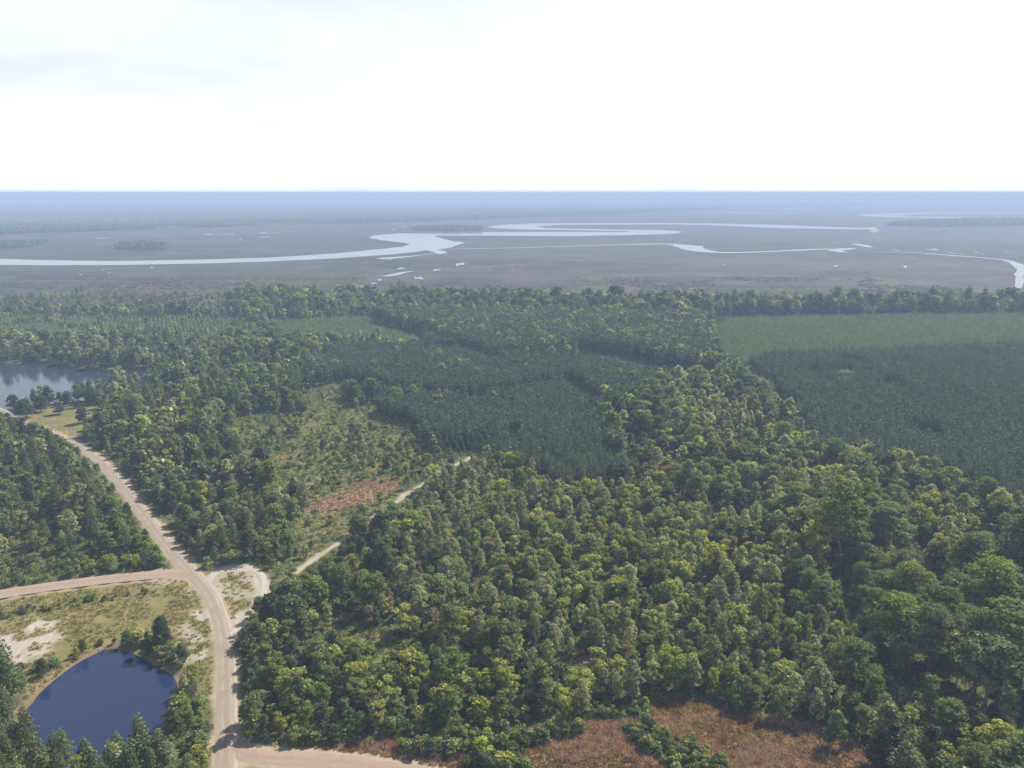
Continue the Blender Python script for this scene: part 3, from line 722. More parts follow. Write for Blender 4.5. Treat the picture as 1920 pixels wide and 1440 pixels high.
# ------------------------------------------------------------------ zones of vegetation (photo outlines put on the ground)
def zone(pts, z): return gp(pts, z)
ZONES = [
 # name, outline, spacing, kinds (kind, weight, height factor), phrase, row planting
 ('mixed', zone([(-380, 1700), (-380, 590), (430, 575), (900, 572), (1300, 585), (2260, 575), (2260, 1700)], 4), 4.9, [('broadleaf_tree', 0.62, 1.15), ('oak_tree', 0.10, 0.8), ('pine_tree', 0.12, 0.75), ('shrub', 0.16, 1.2)], 'in the mixed wood', False),
 ('left_wood', zone([(-380, 1120), (-380, 800), (20, 800), (150, 850), (230, 930), (300, 1030), (330, 1065), (0, 1100)], 3), 4.4, [('broadleaf_tree', 0.55, 1.0), ('pine_tree', 0.25, 0.72), ('shrub', 0.2, 1.2)], 'in the wood left of the winding road', False),
 ('road_wood', zone([(150, 820), (210, 770), (300, 700), (500, 690), (620, 730), (560, 790), (480, 840), (430, 872), (500, 905), (470, 960), (540, 1060), (400, 1062), (330, 1025), (250, 920)], 3), 4.6, [('broadleaf_tree', 0.68, 1.05), ('pine_tree', 0.14, 0.75), ('oak_tree', 0.06, 0.7), ('shrub', 0.12, 1.2)], 'between winding road and open field', False),
 ('thicket', zone([(445, 1420), (440, 1190), (520, 1090), (640, 1010), (700, 970), (880, 860), (960, 850), (1080, 900), (1180, 890), (1250, 900), (1400, 960), (1500, 1080), (1560, 1180), (1640, 1300), (1700, 1480), (1560, 1360), (1240, 1300), (1000, 1370), (600, 1405)], 2), 3.8, [('broadleaf_tree', 0.80, 0.92), ('shrub', 0.14, 1.3), ('pine_tree', 0.03, 0.6), ('oak_tree', 0.03, 0.6)], 'in the young central thicket', False),
 ('low_thicket', zone([(445, 1420), (440, 1190), (560, 1170), (760, 1180), (900, 1230), (1050, 1300), (1000, 1375), (600, 1410)], 1), 3.3, [('broadleaf_tree', 0.58, 0.76), ('shrub', 0.40, 1.35), ('pine_tree', 0.02, 0.55)], 'in the low thicket beside the dirt road', False),
 ('track_wood', zone([(500, 1085), (560, 1050), (640, 1000), (760, 960), (820, 1010), (740, 1060), (680, 1130), (520, 1160)], 3), 3.6, [('broadleaf_tree', 0.72, 1.05), ('oak_tree', 0.10, 0.7), ('shrub', 0.18, 1.3)], 'along the sand track', False),
 ('cypress', zone([(1500, 1110), (1560, 1030), (1700, 1020), (1920, 1050), (2260, 1080), (2260, 1420), (1920, 1340), (1720, 1300), (1620, 1220)], 6), 6.8, [('cypress_tree', 0.60, 1.0), ('broadleaf_tree', 0.40, 1.05)], 'in the right-hand cypress swamp', False),
 ('right_front', zone([(1520, 1370), (1600, 1250), (1720, 1300), (1920, 1340), (2260, 1420), (2260, 1700), (1760, 1700), (1650, 1440)], 3), 3.9, [('broadleaf_tree', 0.78, 0.98), ('cypress_tree', 0.05, 0.75), ('shrub', 0.17, 1.3)], 'in the lower right corner wood', False),
 ('strand', zone([(1270, 700), (1330, 650), (1420, 715), (1490, 785), (1560, 840), (1700, 860), (1800, 900), (1920, 960), (2260, 1060), (2260, 1090), (1900, 1050), (1560, 1020), (1400, 965), (1250, 905), (1180, 890), (1135, 790), (1220, 730)], 8), 4.3, [('broadleaf_tree', 0.80, 1.15), ('cypress_tree', 0.10, 0.7), ('oak_tree', 0.10, 0.85)], 'in the pale strand between pine stands', False),
 ('pines_right', zone([(1345, 650), (1450, 640), (1650, 640), (1920, 630), (2260, 628), (2260, 1050), (1920, 952), (1800, 892), (1700, 852), (1560, 836), (1490, 780), (1430, 715)], 8), 3.0, [('plantation_pine', 1.0, 0.95)], 'in the right-hand pine stand', True),
 ('young_right', zone([(1330, 592), (1340, 640), (1395, 686), (1450, 668), (1650, 665), (1920, 652), (2260, 650), (2260, 577), (1920, 580), (1600, 590)], 3), 2.7, [('young_pine', 1.0, 1.0)], 'in the right-hand light green plantation', True),
 ('pines_low', zone([(690, 775), (750, 742), (900, 748), (1060, 715), (1120, 765), (1180, 885), (1080, 895), (960, 845), (860, 830), (760, 800)], 8), 2.8, [('plantation_pine', 1.0, 1.0)], 'in the dark central pine stand', True),
 ('pines_mid', zone([(560, 690), (620, 640), (820, 645), (1000, 660), (1130, 665), (1290, 690), (1230, 728), (1120, 762), (1060, 712), (900, 742), (750, 738), (640, 712)], 9), 2.9, [('plantation_pine', 0.97, 1.05), ('broadleaf_tree', 0.03, 1.3)], 'in the second central pine block', True),
 ('pines_far', zone([(690, 582), (1100, 582), (1330, 592), (1340, 640), (1290, 672), (1130, 645), (1000, 652), (830, 642), (760, 604)], 12), 3.2, [('plantation_pine', 0.80, 1.35), ('broadleaf_tree', 0.12, 1.6), ('pine_tree', 0.08, 1.0)], 'in the pine block near the marsh', True),
 ('young_mid', zone([(490, 600), (690, 594), (815, 637), (790, 648), (620, 640), (520, 625)], 3), 2.7, [('young_pine', 1.0, 0.95)], 'in the light green wedge beside the pines', True),
 ('young_left', zone([(-380, 590), (430, 594), (480, 604), (500, 632), (380, 645), (0, 645), (-380, 650)], 3), 3.0, [('young_pine', 0.90, 1.0), ('broadleaf_tree', 0.10, 0.8)], 'in the plantation beyond the lake', True),
 ('field', FIELD, 4.2, [('shrub', 0.86, 0.8), ('broadleaf_tree', 0.14, 0.6)], 'in the open grassy field', False),
 ('belt', zone([(430, 566), (520, 562), (700, 566), (900, 572), (1100, 577), (1300, 584), (1600, 582), (1920, 577), (2260, 574), (2260, 586), (1600, 596), (1300, 600), (1000, 590), (700, 588), (500, 602), (430, 592)], 0), 5.0, [('broadleaf_tree', 0.55, 1.65), ('pine_tree', 0.25, 1.05), ('oak_tree', 0.2, 1.2)], 'in the belt along the marsh edge', False),
 ('marsh_scrub', zone([(-380, 560), (430, 552), (900, 556), (1300, 556), (1920, 558), (2260, 556), (2260, 574), (1300, 584), (900, 572), (430, 566), (430, 592), (-380, 590)], 0), 6.5, [('shrub', 0.85, 1.2), ('broadleaf_tree', 0.13, 0.75), ('pine_tree', 0.02, 0.6)], 'on the open marsh edge', False),
 ('verge', gp([(-380, 1135), (-380, 1070), (0, 1048), (150, 1044), (250, 1040), (315, 1050), (335, 1064), (200, 1082), (0, 1106)]), 2.9, [('shrub', 1.0, 1.0)], 'on the verge above the left road', False),
 ('pond_strip', gp([(-200, 1160), (0, 1148), (120, 1128), (290, 1106), (285, 1116), (200, 1128), (120, 1142), (0, 1170), (-200, 1200)]), 2.4, [('shrub', 1.0, 0.62)], 'in the row below the left road', False),
 ('pond_bank', gp([(300, 1240), (345, 1236), (362, 1262), (366, 1300), (400, 1320), (404, 1350), (395, 1440), (280, 1470), (300, 1400), (325, 1360), (336, 1300), (330, 1262)]), 2.9, [('shrub', 0.62, 1.35), ('broadleaf_tree', 0.38, 0.62)], 'between the pond and dirt road', False),
 ('pond_top', gp([(222, 1200), (262, 1196), (320, 1212), (352, 1236), (338, 1262), (318, 1256), (285, 1236), (240, 1212)]), 2.2, [('shrub', 0.8, 1.15), ('broadleaf_tree', 0.2, 0.5)], 'on the upper bank of the pond', False),
 ('pond_left', gp([(-60, 1290), (20, 1262), (70, 1240), (120, 1222), (150, 1218), (165, 1212), (215, 1200), (215, 1208), (150, 1232), (100, 1262), (60, 1296), (30, 1325)]), 3.0, [('shrub', 1.0, 0.7)], 'on the left bank of the pond', False),
 ('pond_front', gp([(-200, 1300), (-60, 1290), (20, 1290), (40, 1330), (30, 1370), (60, 1415), (140, 1448), (250, 1440), (300, 1420), (380, 1480), (380, 1700), (-300, 1700)]), 3.6, [('pine_tree', 0.66, 0.70), ('broadleaf_tree', 0.26, 0.8), ('shrub', 0.08, 1.2)], 'before the pond, lower left', False),
]
for k, poly in enumerate(CLEAR_SHRUBS):
    ZONES.append(('clear_shrub', poly, 1.55, [('shrub', 1.0, 0.84)], ['in the strip crossing the brown clearing', 'in green patches left of the clearing', 'in the small patch before the clearing', 'in the patch above the brown clearing'][k], False))
LANES = [gp([(1118, 674), (1190, 690), (1262, 708), (1300, 710)], 0), gp([(700, 612), (770, 628), (830, 652)], 0), gp([(830, 655), (930, 690)], 0), gp([(640, 722), (750, 748), (900, 760), (1060, 726), (1130, 775)], 0), gp([(1345, 655), (1400, 705), (1480, 775)], 0)]
FRONT_EDGE = gp([(430, 1418), (560, 1425), (700, 1436), (1000, 1520), (1000, 1660), (420, 1660)])
NO_TREES = [POND, LAKE, MEADOW, TRIANGLE, WHITE_SAND, CLEARING, FRONT_EDGE] + BROWN_SPOT + [RED_PATCH, YELLOW_GAP]
def blocked(P, margin, zname):
    b = np.zeros(len(P), bool)
    for l, w in ((MAIN_ROAD, 4.4), (LEFT_ROAD, 4.8), (FRONT_ROAD, 4.4), (TRACK, 2.6), (LOOP, 3.2)):
        b |= dist_line(P, l) < w + margin
    for i, a in enumerate(NO_TREES):
        s = sdf(P, a)
        if i >= 7: b |= (s < 0) & (rng.uniform(size=len(P)) < 0.88)
        elif i == 5 and zname == 'clear_shrub': continue
        else: b |= s < margin * 0.6 + (1.0 if i < 2 else 0)
    if zname not in ('pond_strip', 'pond_bank', 'pond_front', 'pond_top', 'pond_left', 'verge'):
        b |= inside(P, POND_GRASS)
    if zname.startswith('pines') or zname in ('young_mid', 'strand', 'mixed'):
        for i, l in enumerate(LANES): b |= dist_line(P, l) < (21.0 if i == 0 else 7.0)
    return b
def grid(poly, s, rows):
    lo, hi = poly.min(0) - s, poly.max(0) + s
    if rows:
        a = R(24); ca, sa = math.cos(a), math.sin(a)
        c = (lo + hi) / 2; d = np.linalg.norm(hi - lo) / 2
        u, v = np.meshgrid(np.arange(-d, d, s * 1.12), np.arange(-d, d, s * 0.9))
        u = u.ravel() + rng.normal(0, s * 0.13, u.size); v = v.ravel() + rng.normal(0, s * 0.18, v.size)
        return np.stack([c[0] + ca * u - sa * v, c[1] + sa * u + ca * v], 1)
    u, v = np.meshgrid(np.arange(lo[0], hi[0], s), np.arange(lo[1], hi[1], s))
    u = u + (np.arange(u.shape[0]) % 2)[:, None] * s * 0.5
    return np.stack([u.ravel() + rng.uniform(-0.42, 0.42, u.size) * s, v.ravel() + rng.uniform(-0.42, 0.42, v.size) * s], 1)
def in_view(P, z0=0, z1=12, mx=170):
    x, y, d = project(np.column_stack([P, np.full(len(P), float(z0))]))
    x2, y2, d2 = project(np.column_stack([P, np.full(len(P), float(z1))]))
    return (P[:, 1] > 60) & (x > -mx) & (x < 1920 + mx) & (y2 < 1440 + mx * 0.9)
TRACK_SEEN = [gp(l) for l in ([(542, 1086), (575, 1058), (626, 1024)], [(684, 983), (715, 963), (746, 940)], [(812, 897), (842, 878), (872, 863)])]
SOFT_Z = [z[0] for z in ZONES].index('belt')
TREES = {k: [] for k in PROTO}      # kind -> rows x, y, scale xy, scale z, rot, variant, zone
for zi, (zn, poly, s, kinds, phrase, rows) in enumerate(ZONES):
    P = grid(poly, s, rows)
    P = P[in_view(P)]
    if not len(P): continue
    wob = np.column_stack([fbm(P, 20, 601, 3), fbm(P, 20, 607, 3)]) - 0.5
    Pw = P + wob * np.clip(np.hypot(P[:, 0], P[:, 1]) / 10, 0, 45)[:, None]
    here = inside(Pw if zi < SOFT_Z else P, poly)
    for zj in range(zi + 1, len(ZONES)): here &= ~inside(Pw if (zj < SOFT_Z and not ZONES[zj][5]) else P, ZONES[zj][1])
    P = P[here]
    if not len(P): continue
    mg = {'cypress': 2.0, 'belt': 1.0}.get(zn, 0.2)
    P = P[~blocked(P, mg, zn)]
    n = len(P)
    if not n: continue
    # uneven stocking: thin places and dense places
    if not rows:
        dn = fbm(P, 26, 60 + zi, 3)
        keep = rng.uniform(size=n) < np.clip(0.55 + 2.4 * (dn - 0.36), 0.30, 1)
        if zn == 'field': keep = rng.uniform(size=n) < np.clip(3.4 * (dn - 0.36), 0.03, 0.9)
        if zn == 'marsh_scrub': keep = rng.uniform(size=n) < np.clip(3.0 * (dn - 0.30), 0.05, 1)
        if zn == 'clear_shrub': keep[:] = True
        P = P[keep]; n = len(P)
    else:
        gap = fbm(P, 34, 90 + zi, 3)
        P = P[gap < (0.72 if zn == 'pines_right' else 0.80)]; n = len(P)
    w = np.array([k[1] for k in kinds]); w = w / w.sum()
    # kinds grow in patches
    pick = (fbm(P, 18, 140 + zi, 2) * 0.7 + rng.uniform(size=n) * 1.0)
    pick = np.argsort(np.argsort(pick)) / max(1, n)
    ki = np.searchsorted(np.cumsum(w), pick, side='right').clip(0, len(kinds) - 1)
    tone = fbm(P, 30, 200 + zi, 3)
    for k, (kind, _, hf) in enumerate(kinds):
        m = ki == k
        q = P[m]
        nv = len(PROTO[kind])
        if kind == 'broadleaf_tree':
            # 0,4 yellow  1,3 mid  2,6 grey  5 dark  7 russet, in drifts
            lists = {'thicket': [0, 4, 2, 1, 3, 6, 0, 2, 4, 6], 'low_thicket': [1, 3, 0, 3, 4, 1, 0, 5], 'strand': [2, 6, 0, 4, 2, 1, 6, 5], 'left_wood': [1, 3, 5, 1, 3, 0, 2], 'road_wood': [1, 3, 0, 2, 5, 1],
                     'right_front': [0, 1, 4, 3, 2, 0, 5], 'belt': [0, 1, 5, 2, 3, 5], 'marsh_scrub': [2, 7, 5, 0, 7], 'track_wood': [1, 3, 0, 5, 1]}.get(zn, [1, 3, 2, 0, 5, 6])
            t = np.argsort(np.argsort(tone[m] + rng.uniform(size=len(q)) * 0.35)) / max(1, len(q))
            var = np.array([lists[min(len(lists) - 1, int(a * len(lists)))] for a in t], int) if len(q) else np.zeros(0, int)
            if zn in ('thicket', 'strand', 'left_wood', 'right_front'): var[rng.uniform(size=len(q)) < 0.025] = 7
        else:
            var = rng.integers(0, nv, len(q))
        big = 0.75 + 0.5 * fbm(q, 22, 300, 2) if len(q) else np.zeros(0)
        sz = hf * np.clip(rng.lognormal(0.0, 0.24, len(q)), 0.55, 1.6) * big
        if rows: sz = hf * rng.uniform(0.88, 1.10, len(q)) * (0.9 + 0.2 * fbm(q, 40, 310, 2))
        if len(q):
            dr = np.minimum(dist_line(q, MAIN_ROAD), dist_line(q, LEFT_ROAD)) - 3.0
            dt = np.minimum.reduce([dist_line(q, l) for l in TRACK_SEEN])
            cap = np.minimum(2.0 + 0.95 * dr, 1.0 + 0.42 * (dt - 1.0) + 5.0 * smooth(0.52, 0.66, fbm(q, 9, 640, 2)))
            vh = np.array([PROTO[kind][int(v)][3] for v in var])
            sz = np.minimum(sz, np.maximum(cap, 1.2) / vh)
        sx = sz * rng.uniform(0.86, 1.18, len(q))
        for j in range(len(q)):
            TREES[kind].append((q[j, 0], q[j, 1], sx[j], sz[j], rng.uniform(0, 6.283), int(var[j]), zi))

# ------------------------------------------------------------------ marked trees: ones that stand out singly in the photograph
SINGLE = [  # kind, base pixel, width factor, height factor, variant, label
 ('oak_tree', (545, 1188), 1.22, 1.15, 0, 'large dark round tree beside the turning loop, biggest crown there'),
 ('oak_tree', (508, 1166), 0.85, 0.95, 2, 'dark round tree at the very edge of the turning loop'),
 ('oak_tree', (575, 1165), 1.0, 1.05, 2, 'dark tree just right of the biggest crown by the turning loop'),
 ('oak_tree', (640, 1135), 1.05, 1.15, 1, 'big green tree right of the sand track start'),
 ('oak_tree', (700, 1150), 1.0, 1.1, 3, 'big green tree farther right of the sand track start'),
 ('oak_tree', (308, 1218), 0.62, 0.98, 0, 'tall dark bushy tree at the top of the pond'),
 ('oak_tree', (345, 1240), 0.5, 0.55, 2, 'low dark tree leaning over the upper right pond corner'),
 ('oak_tree', (275, 1225), 0.46, 0.5, 2, 'low dark round tree on the upper pond bank'),
 ('oak_tree', (238, 1208), 0.34, 0.42, 3, 'small green round tree on the upper left pond bank'),
 ('oak_tree', (156, 1222), 0.24, 0.34, 3, 'lone small tree on the grassy left bank of the pond'),
 ('oak_tree', (80, 1268), 0.34, 0.45, 3, 'green bushy tree below the white sand by the pond'),
 ('oak_tree', (40, 1290), 0.36, 0.40, 1, 'low green tree under the white sand at the left edge'),
 ('pine_tree', (278, 1412), 0.42, 0.42, 2, 'lone thin pine sapling against the pond water'),
 ('pine_tree', (228, 1455), 0.62, 0.62, 1, 'pointed pine before the middle of the pond'),
 ('pine_tree', (165, 1452), 0.66, 0.60, 0, 'pine before the left half of the pond'),
 ('pine_tree', (110, 1445), 0.62, 0.62, 3, 'dark pine before the left shore of the pond'),
 ('oak_tree', (156, 793), 0.92, 0.92, 2, 'lone tree standing in the mown meadow'),
 ('oak_tree', (50, 783), 1.25, 1.05, 0, 'large spreading oak between road and meadow by the lake'),
 ('oak_tree', (78, 772), 1.05, 0.95, 2, 'spreading oak behind the largest one by the meadow'),
 ('oak_tree', (112, 777), 0.8, 0.75, 2, 'smaller oak at the left of the meadow'),
 ('oak_tree', (92, 752), 1.1, 1.0, 0, 'oak on the lake shore behind the meadow oaks'),
 ('oak_tree', (128, 757), 0.75, 0.8, 2, 'small shore oak left of the far meadow edge'),
 ('oak_tree', (146, 752), 0.8, 0.9, 3, 'green shore tree at the far edge of the meadow'),
 ('oak_tree', (175, 757), 0.9, 0.95, 0, 'dark tree at the far right corner of the meadow'),
 ('oak_tree', (25, 760), 0.9, 0.9, 2, 'oak where the road reaches the lake'),
 ('oak_tree', (948, 1140), 0.62, 0.88, 0, 'dark round tree standing over the small brown opening'),
 ('oak_tree', (1490, 1130), 0.85, 1.35, 0, 'tall nearly black tree at the left edge of the cypress swamp'),
 ('cypress_tree', (1672, 1240), 1.12, 1.0, 1, 'broad cypress at the lower left of the swamp with full round dome'),
 ('oak_tree', (1385, 975), 1.1, 1.3, 2, 'large dark flat-topped tree in the pale hardwood strand'),
 ('oak_tree', (1340, 965), 1.0, 1.25, 0, 'dark tree left of the flat-topped one in the strand'),
 ('broadleaf_tree', (1562, 1400), 0.9, 0.95, 5, 'dark tree casting its shadow on the right end of the brown clearing'),
 ('broadleaf_tree', (1335, 1300), 0.7, 0.9, 4, 'slender yellow-green tree above the top of the brown clearing'),
 ('oak_tree', (372, 1018), 0.75, 0.95, 2, 'dark tree at the right kerb above the junction, shading the road'),
 ('oak_tree', (400, 1042), 0.7, 0.85, 0, 'dark tree nearest the junction on the right of the winding road'),
 ('oak_tree', (345, 985), 0.6, 0.85, 2, 'dark tree second above the junction on the right kerb'),
 ('broadleaf_tree', (470, 1372), 0.95, 1.0, 1, 'leafy tree at the roadside shading the front road fork'),
 ('broadleaf_tree', (478, 1352), 0.9, 0.95, 3, 'leafy tree just behind the one shading the front road fork'),
 ('broadleaf_tree', (488, 1160), 0.9, 0.9, 3, 'slim tree left of the big dark crowns, shading the loop'),
 ('oak_tree', (243, 1004), 0.4, 1.1, 3, 'tall thin tree at the left kerb of the winding road'),
]
def ground_z(x, y):
    return float(masks(np.array([[x, y]]))[1][0])
def plant(kind, var, x, y, sx, sz, rot, label, group=None, z=0.0):
    tm, cm, words, h = PROTO[kind][var]
    root = bpy.data.objects.new(kind, None)
    root.empty_display_size = 0.5
    root.location = (x, y, z - 0.08); root.rotation_euler = (0, 0, rot); root.scale = (sx, sx, sz)
    tag(root, label, 'shrub' if kind == 'shrub' else 'tree', group)
    link(root)
    t = bpy.data.objects.new('trunk', tm); link(t, root)
    c = bpy.data.objects.new('crown', cm); link(c, root)
    return root
sing_xy = []
for kind, (px, py), sx, sz, var, label in SINGLE:
    x, y = g(px, py)
    sing_xy.append((x, y, sx * {'oak_tree': 4.6, 'cypress_tree': 5.5, 'broadleaf_tree': 1.6, 'pine_tree': 2.0}[kind]))
    plant(kind, var, x, y, sx, sz, random.uniform(0, 6.28), label, z=ground_z(x, y))
sing_xy = np.array(sing_xy)

# ------------------------------------------------------------------ the 300 largest of each kind one by one, the rest as stands
GRP = {'broadleaf_tree': 'broadleaf trees', 'cypress_tree': 'cypress trees', 'pine_tree': 'tall pines', 'plantation_pine': 'planted pines', 'young_pine': 'young planted pines', 'oak_tree': 'round-crowned trees', 'shrub': 'shrubs'}
NOUN = {'broadleaf_tree': 'tree', 'cypress_tree': 'cypress', 'pine_tree': 'tree', 'plantation_pine': 'pine', 'young_pine': 'young pine', 'oak_tree': 'tree', 'shrub': 'shrub'}
REST = {'broadleaf_tree': ('broadleaf_woodland', 'mass of smaller and farther leafy trees filling the thickets and woods'), 'cypress_tree': ('cypress_woodland', 'farther cypress crowns massed along the swamp'),
        'pine_tree': ('pine_woodland', 'farther tall pines mixed into the woods'), 'plantation_pine': ('pine_plantation', 'massed rows of dark planted pines filling the blocks'),
        'young_pine': ('young_pine_plantation', 'massed rows of short light green pines before the marsh'), 'oak_tree': ('round_crowned_woodland', 'farther round-crowned trees mixed into the woods'), 'shrub': ('scrub', 'smaller and farther shrubs massed under and between the trees')}
_gn = {}
def scatter_group(coll):
    if coll.name in _gn: return _gn[coll.name]
    ng = bpy.data.node_groups.new('scatter_' + coll.name, 'GeometryNodeTree')
    ng.interface.new_socket('Geometry', in_out='INPUT', socket_type='NodeSocketGeometry')
    ng.interface.new_socket('Geometry', in_out='OUTPUT', socket_type='NodeSocketGeometry')
    n, l = ng.nodes, ng.links
    gi, go = n.new('NodeGroupInput'), n.new('NodeGroupOutput')
    ci = n.new('GeometryNodeCollectionInfo'); ci.inputs['Collection'].default_value = coll
    ci.inputs['Separate Children'].default_value = True; ci.inputs['Reset Children'].default_value = True
    ip = n.new('GeometryNodeInstanceOnPoints'); ip.inputs['Pick Instance'].default_value = True
    def na_(name, t):
        a = n.new('GeometryNodeInputNamedAttribute'); a.data_type = t; a.inputs['Name'].default_value = name
        return a.outputs['Attribute']
    cx = n.new('ShaderNodeCombineXYZ'); l.new(na_('turn', 'FLOAT'), cx.inputs[2])
    er = n.new('FunctionNodeEulerToRotation'); l.new(cx.outputs[0], er.inputs[0])
    l.new(gi.outputs[0], ip.inputs['Points']); l.new(ci.outputs[0], ip.inputs['Instance'])
    l.new(na_('form', 'INT'), ip.inputs['Instance Index'])
    l.new(er.outputs[0], ip.inputs['Rotation'])
    l.new(na_('size', 'FLOAT_VECTOR'), ip.inputs['Scale'])
    l.new(ip.outputs[0], go.inputs[0])
    _gn[coll.name] = ng
    return ng
def scatter(name, coll, P, size, turn, form, label, cat):
    me = bpy.data.meshes.new(name)
    me.vertices.add(len(P)); me.vertices.foreach_set('co', np.asarray(P, np.float32).ravel())
    a = me.attributes.new('size', 'FLOAT_VECTOR', 'POINT'); a.data.foreach_set('vector', np.asarray(size, np.float32).ravel())
    a = me.attributes.new('turn', 'FLOAT', 'POINT'); a.data.foreach_set('value', np.asarray(turn, np.float32))
    a = me.attributes.new('form', 'INT', 'POINT'); a.data.foreach_set('value', np.asarray(form, np.int32))
    o = bpy.data.objects.new(name, me); link(o)
    m = o.modifiers.new('scatter', 'NODES'); m.node_group = scatter_group(coll)
    tag(o, label, cat, kind='stuff')
    return o
SIZEW = lambda f: 'tall ' if f > 1.12 else ('small ' if f < 0.8 else '')
for kind, rows in TREES.items():
    T = np.array(rows)
    hs = np.array([PROTO[kind][int(v)][3] for v in T[:, 5]]) * T[:, 3]
    keep = np.ones(len(T), bool)
    for (x, y, r) in sing_xy:
        keep &= np.hypot(T[:, 0] - x, T[:, 1] - y) > r
    T, hs = T[keep], hs[keep]
    x, y, d = project(np.column_stack([T[:, :2], hs * 0.7]))
    show = hs / d * ((x > 0) & (x < 1920) & (y > 0) & (y < 1440))
    order = np.argsort(-show)
    near = order[:300]
    near = near[show[near] > 0]
    rest = np.setdiff1d(np.arange(len(T)), near)
    gz = masks(T[near, :2])[1]
    place = {}
    for zi in set(T[near, 6].astype(int)):
        m = near[T[near, 6].astype(int) == zi]
        if len(m) < 6: continue
        qx = np.argsort(np.argsort(x[m])) / len(m); qy = np.argsort(np.argsort(-y[m])) / len(m)
        for i, a, b in zip(m, qx, qy):
            place[int(i)] = ('front ' if b < 0.34 else ('rear ' if b > 0.66 else 'middle ')) + ('left' if a < 0.2 else 'centre-left' if a < 0.4 else 'centre' if a < 0.6 else 'centre-right' if a < 0.8 else 'right')
    for j, i in enumerate(near):
        zi = int(T[i, 6]); v = int(T[i, 5])
        words = PROTO[kind][v][2]
        noun = NOUN[kind]
        lab = '%s%s %s %s' % (SIZEW(T[i, 3] / max(0.3, [k[2] for k in ZONES[zi][3] if k[0] == kind][0])), words, noun if noun not in words.split() and not words.endswith('pine') else '', ZONES[zi][4])
        lab = ' '.join(lab.split()) + ((', ' + place[int(i)]) if int(i) in place else '')
        lab = lab.replace('middle centre', 'centre') if lab.endswith('middle centre') else lab
        plant(kind, v, T[i, 0], T[i, 1], T[i, 2], T[i, 3], T[i, 4], lab, GRP[kind] + ' ' + ZONES[zi][4], z=float(gz[j]))
    if len(rest):
        dist = np.hypot(T[rest, 0], T[rest, 1])
        for lod, sel in (('near', rest[dist < 330]), ('far', rest[dist >= 330])):
            if not len(sel): continue
            nm, lb = REST[kind]
            scatter(nm, FARP[(kind, lod)], np.column_stack([T[sel, :2], np.full(len(sel), -0.05)]), np.column_stack([T[sel, 2], T[sel, 2], T[sel, 3]]), T[sel, 4], T[sel, 5].astype(int),
                    lb if lod == 'near' else lb + ', the distant part', 'woodland' if kind != 'shrub' else 'scrub')
    print(kind, len(near), len(rest))

# ------------------------------------------------------------------ undergrowth, grass and weeds that nobody could count
def form_collection(name, makers):
    c = bpy.data.collections.new(name)
    for i, (V, F, mat) in enumerate(makers):
        m = bpy.data.meshes.new(name + '_form'); m.from_pydata(V.tolist(), [], [tuple(map(int, f)) for f in F]); m.materials.append(LEAF[mat]); m.update()
        c.objects.link(bpy.data.objects.new('%s_%02d' % (name, i), m))
    return c
def low_bush(r, h, n, size, mat):
    a = rng.uniform(0, 6.28, n); q = np.sqrt(rng.uniform(0, 1, n)) * r
    z = h * (1 - (q / r) ** 2) * rng.uniform(0.3, 1, n)
    P = np.column_stack([np.cos(a) * q, np.sin(a) * q, z])
    Nn = np.column_stack([np.cos(a) * q / r, np.sin(a) * q / r, np.full(n, 0.8)]) + rng.normal(size=(n, 3)) * 0.5
    return (*cards(P, Nn, rng.uniform(0.7, 1.3, n) * size), mat)
def tuft(r, h, n, mat, w=0.12):
    V, F = [], []
    for i in range(n):
        a = rng.uniform(0, 6.28); q = r * math.sqrt(rng.uniform(0, 1)); hh = h * rng.uniform(0.6, 1.2)
        b = np.array([math.cos(a) * q, math.sin(a) * q, 0]); t = rng.uniform(0, 6.28)
        s = np.array([math.cos(t), math.sin(t), 0]) * w
        tip = b + np.array([math.cos(a) * 0.35 * hh, math.sin(a) * 0.35 * hh, hh]) + rng.normal(size=3) * 0.08
        V += [b - s, b + s, tip]; F.append((3 * i, 3 * i + 1, 3 * i + 2))
    return (np.array(V), np.array(F), mat)
under = form_collection('undergrowth_forms', [low_bush(1.3, 0.9, 70, 0.42, 'leaf_mid_green'), low_bush(1.2, 0.8, 60, 0.42, 'leaf_dark_green'), low_bush(1.1, 0.8, 60, 0.40, 'leaf_shrub'), low_bush(1.0, 0.7, 55, 0.4, 'leaf_grey_green')])
grassf = form_collection('grass_forms', [tuft(0.55, 0.42, 26, 'leaf_grass'), tuft(0.6, 0.5, 26, 'leaf_grass'), tuft(0.5, 0.35, 22, 'leaf_dry_weed'), low_bush(0.7, 0.4, 26, 0.3, 'leaf_yellow_green')])
weedf = form_collection('weed_forms', [tuft(0.5, 0.6, 30, 'leaf_dry_weed'), tuft(0.6, 0.75, 32, 'leaf_dry_weed'), tuft(0.45, 0.5, 26, 'leaf_russet'), tuft(0.5, 0.5, 22, 'leaf_grass')])
def fill(poly, s, keepf):
    P = grid(poly, s, False); P = P[inside(P, poly)]; P = P[in_view(P, 0, 3, 90)]
    return P[keepf(P)] if len(P) else P
def clear_of_roads(P, extra=0.0):
    b = np.ones(len(P), bool)
    for l, w in ((MAIN_ROAD, 3.4), (LEFT_ROAD, 3.9), (FRONT_ROAD, 3.4), (TRACK, 1.8), (LOOP, 2.2)): b &= dist_line(P, l) > w + extra
    return b
big = ZONES[0][1]
P = fill(big, 2.3, lambda P: (np.hypot(P[:, 0], P[:, 1]) < 520))
ok = clear_of_roads(P, 0.8)
for a in (POND, LAKE): ok &= sdf(P, a) > 1.0
for a in (MEADOW, TRIANGLE, WHITE_SAND, CLEARING, POND_GRASS): ok &= ~inside(P, a)
for a in BROWN_SPOT + [RED_PATCH]: ok &= ~inside(P, a) | (rng.uniform(size=len(P)) < 0.12)
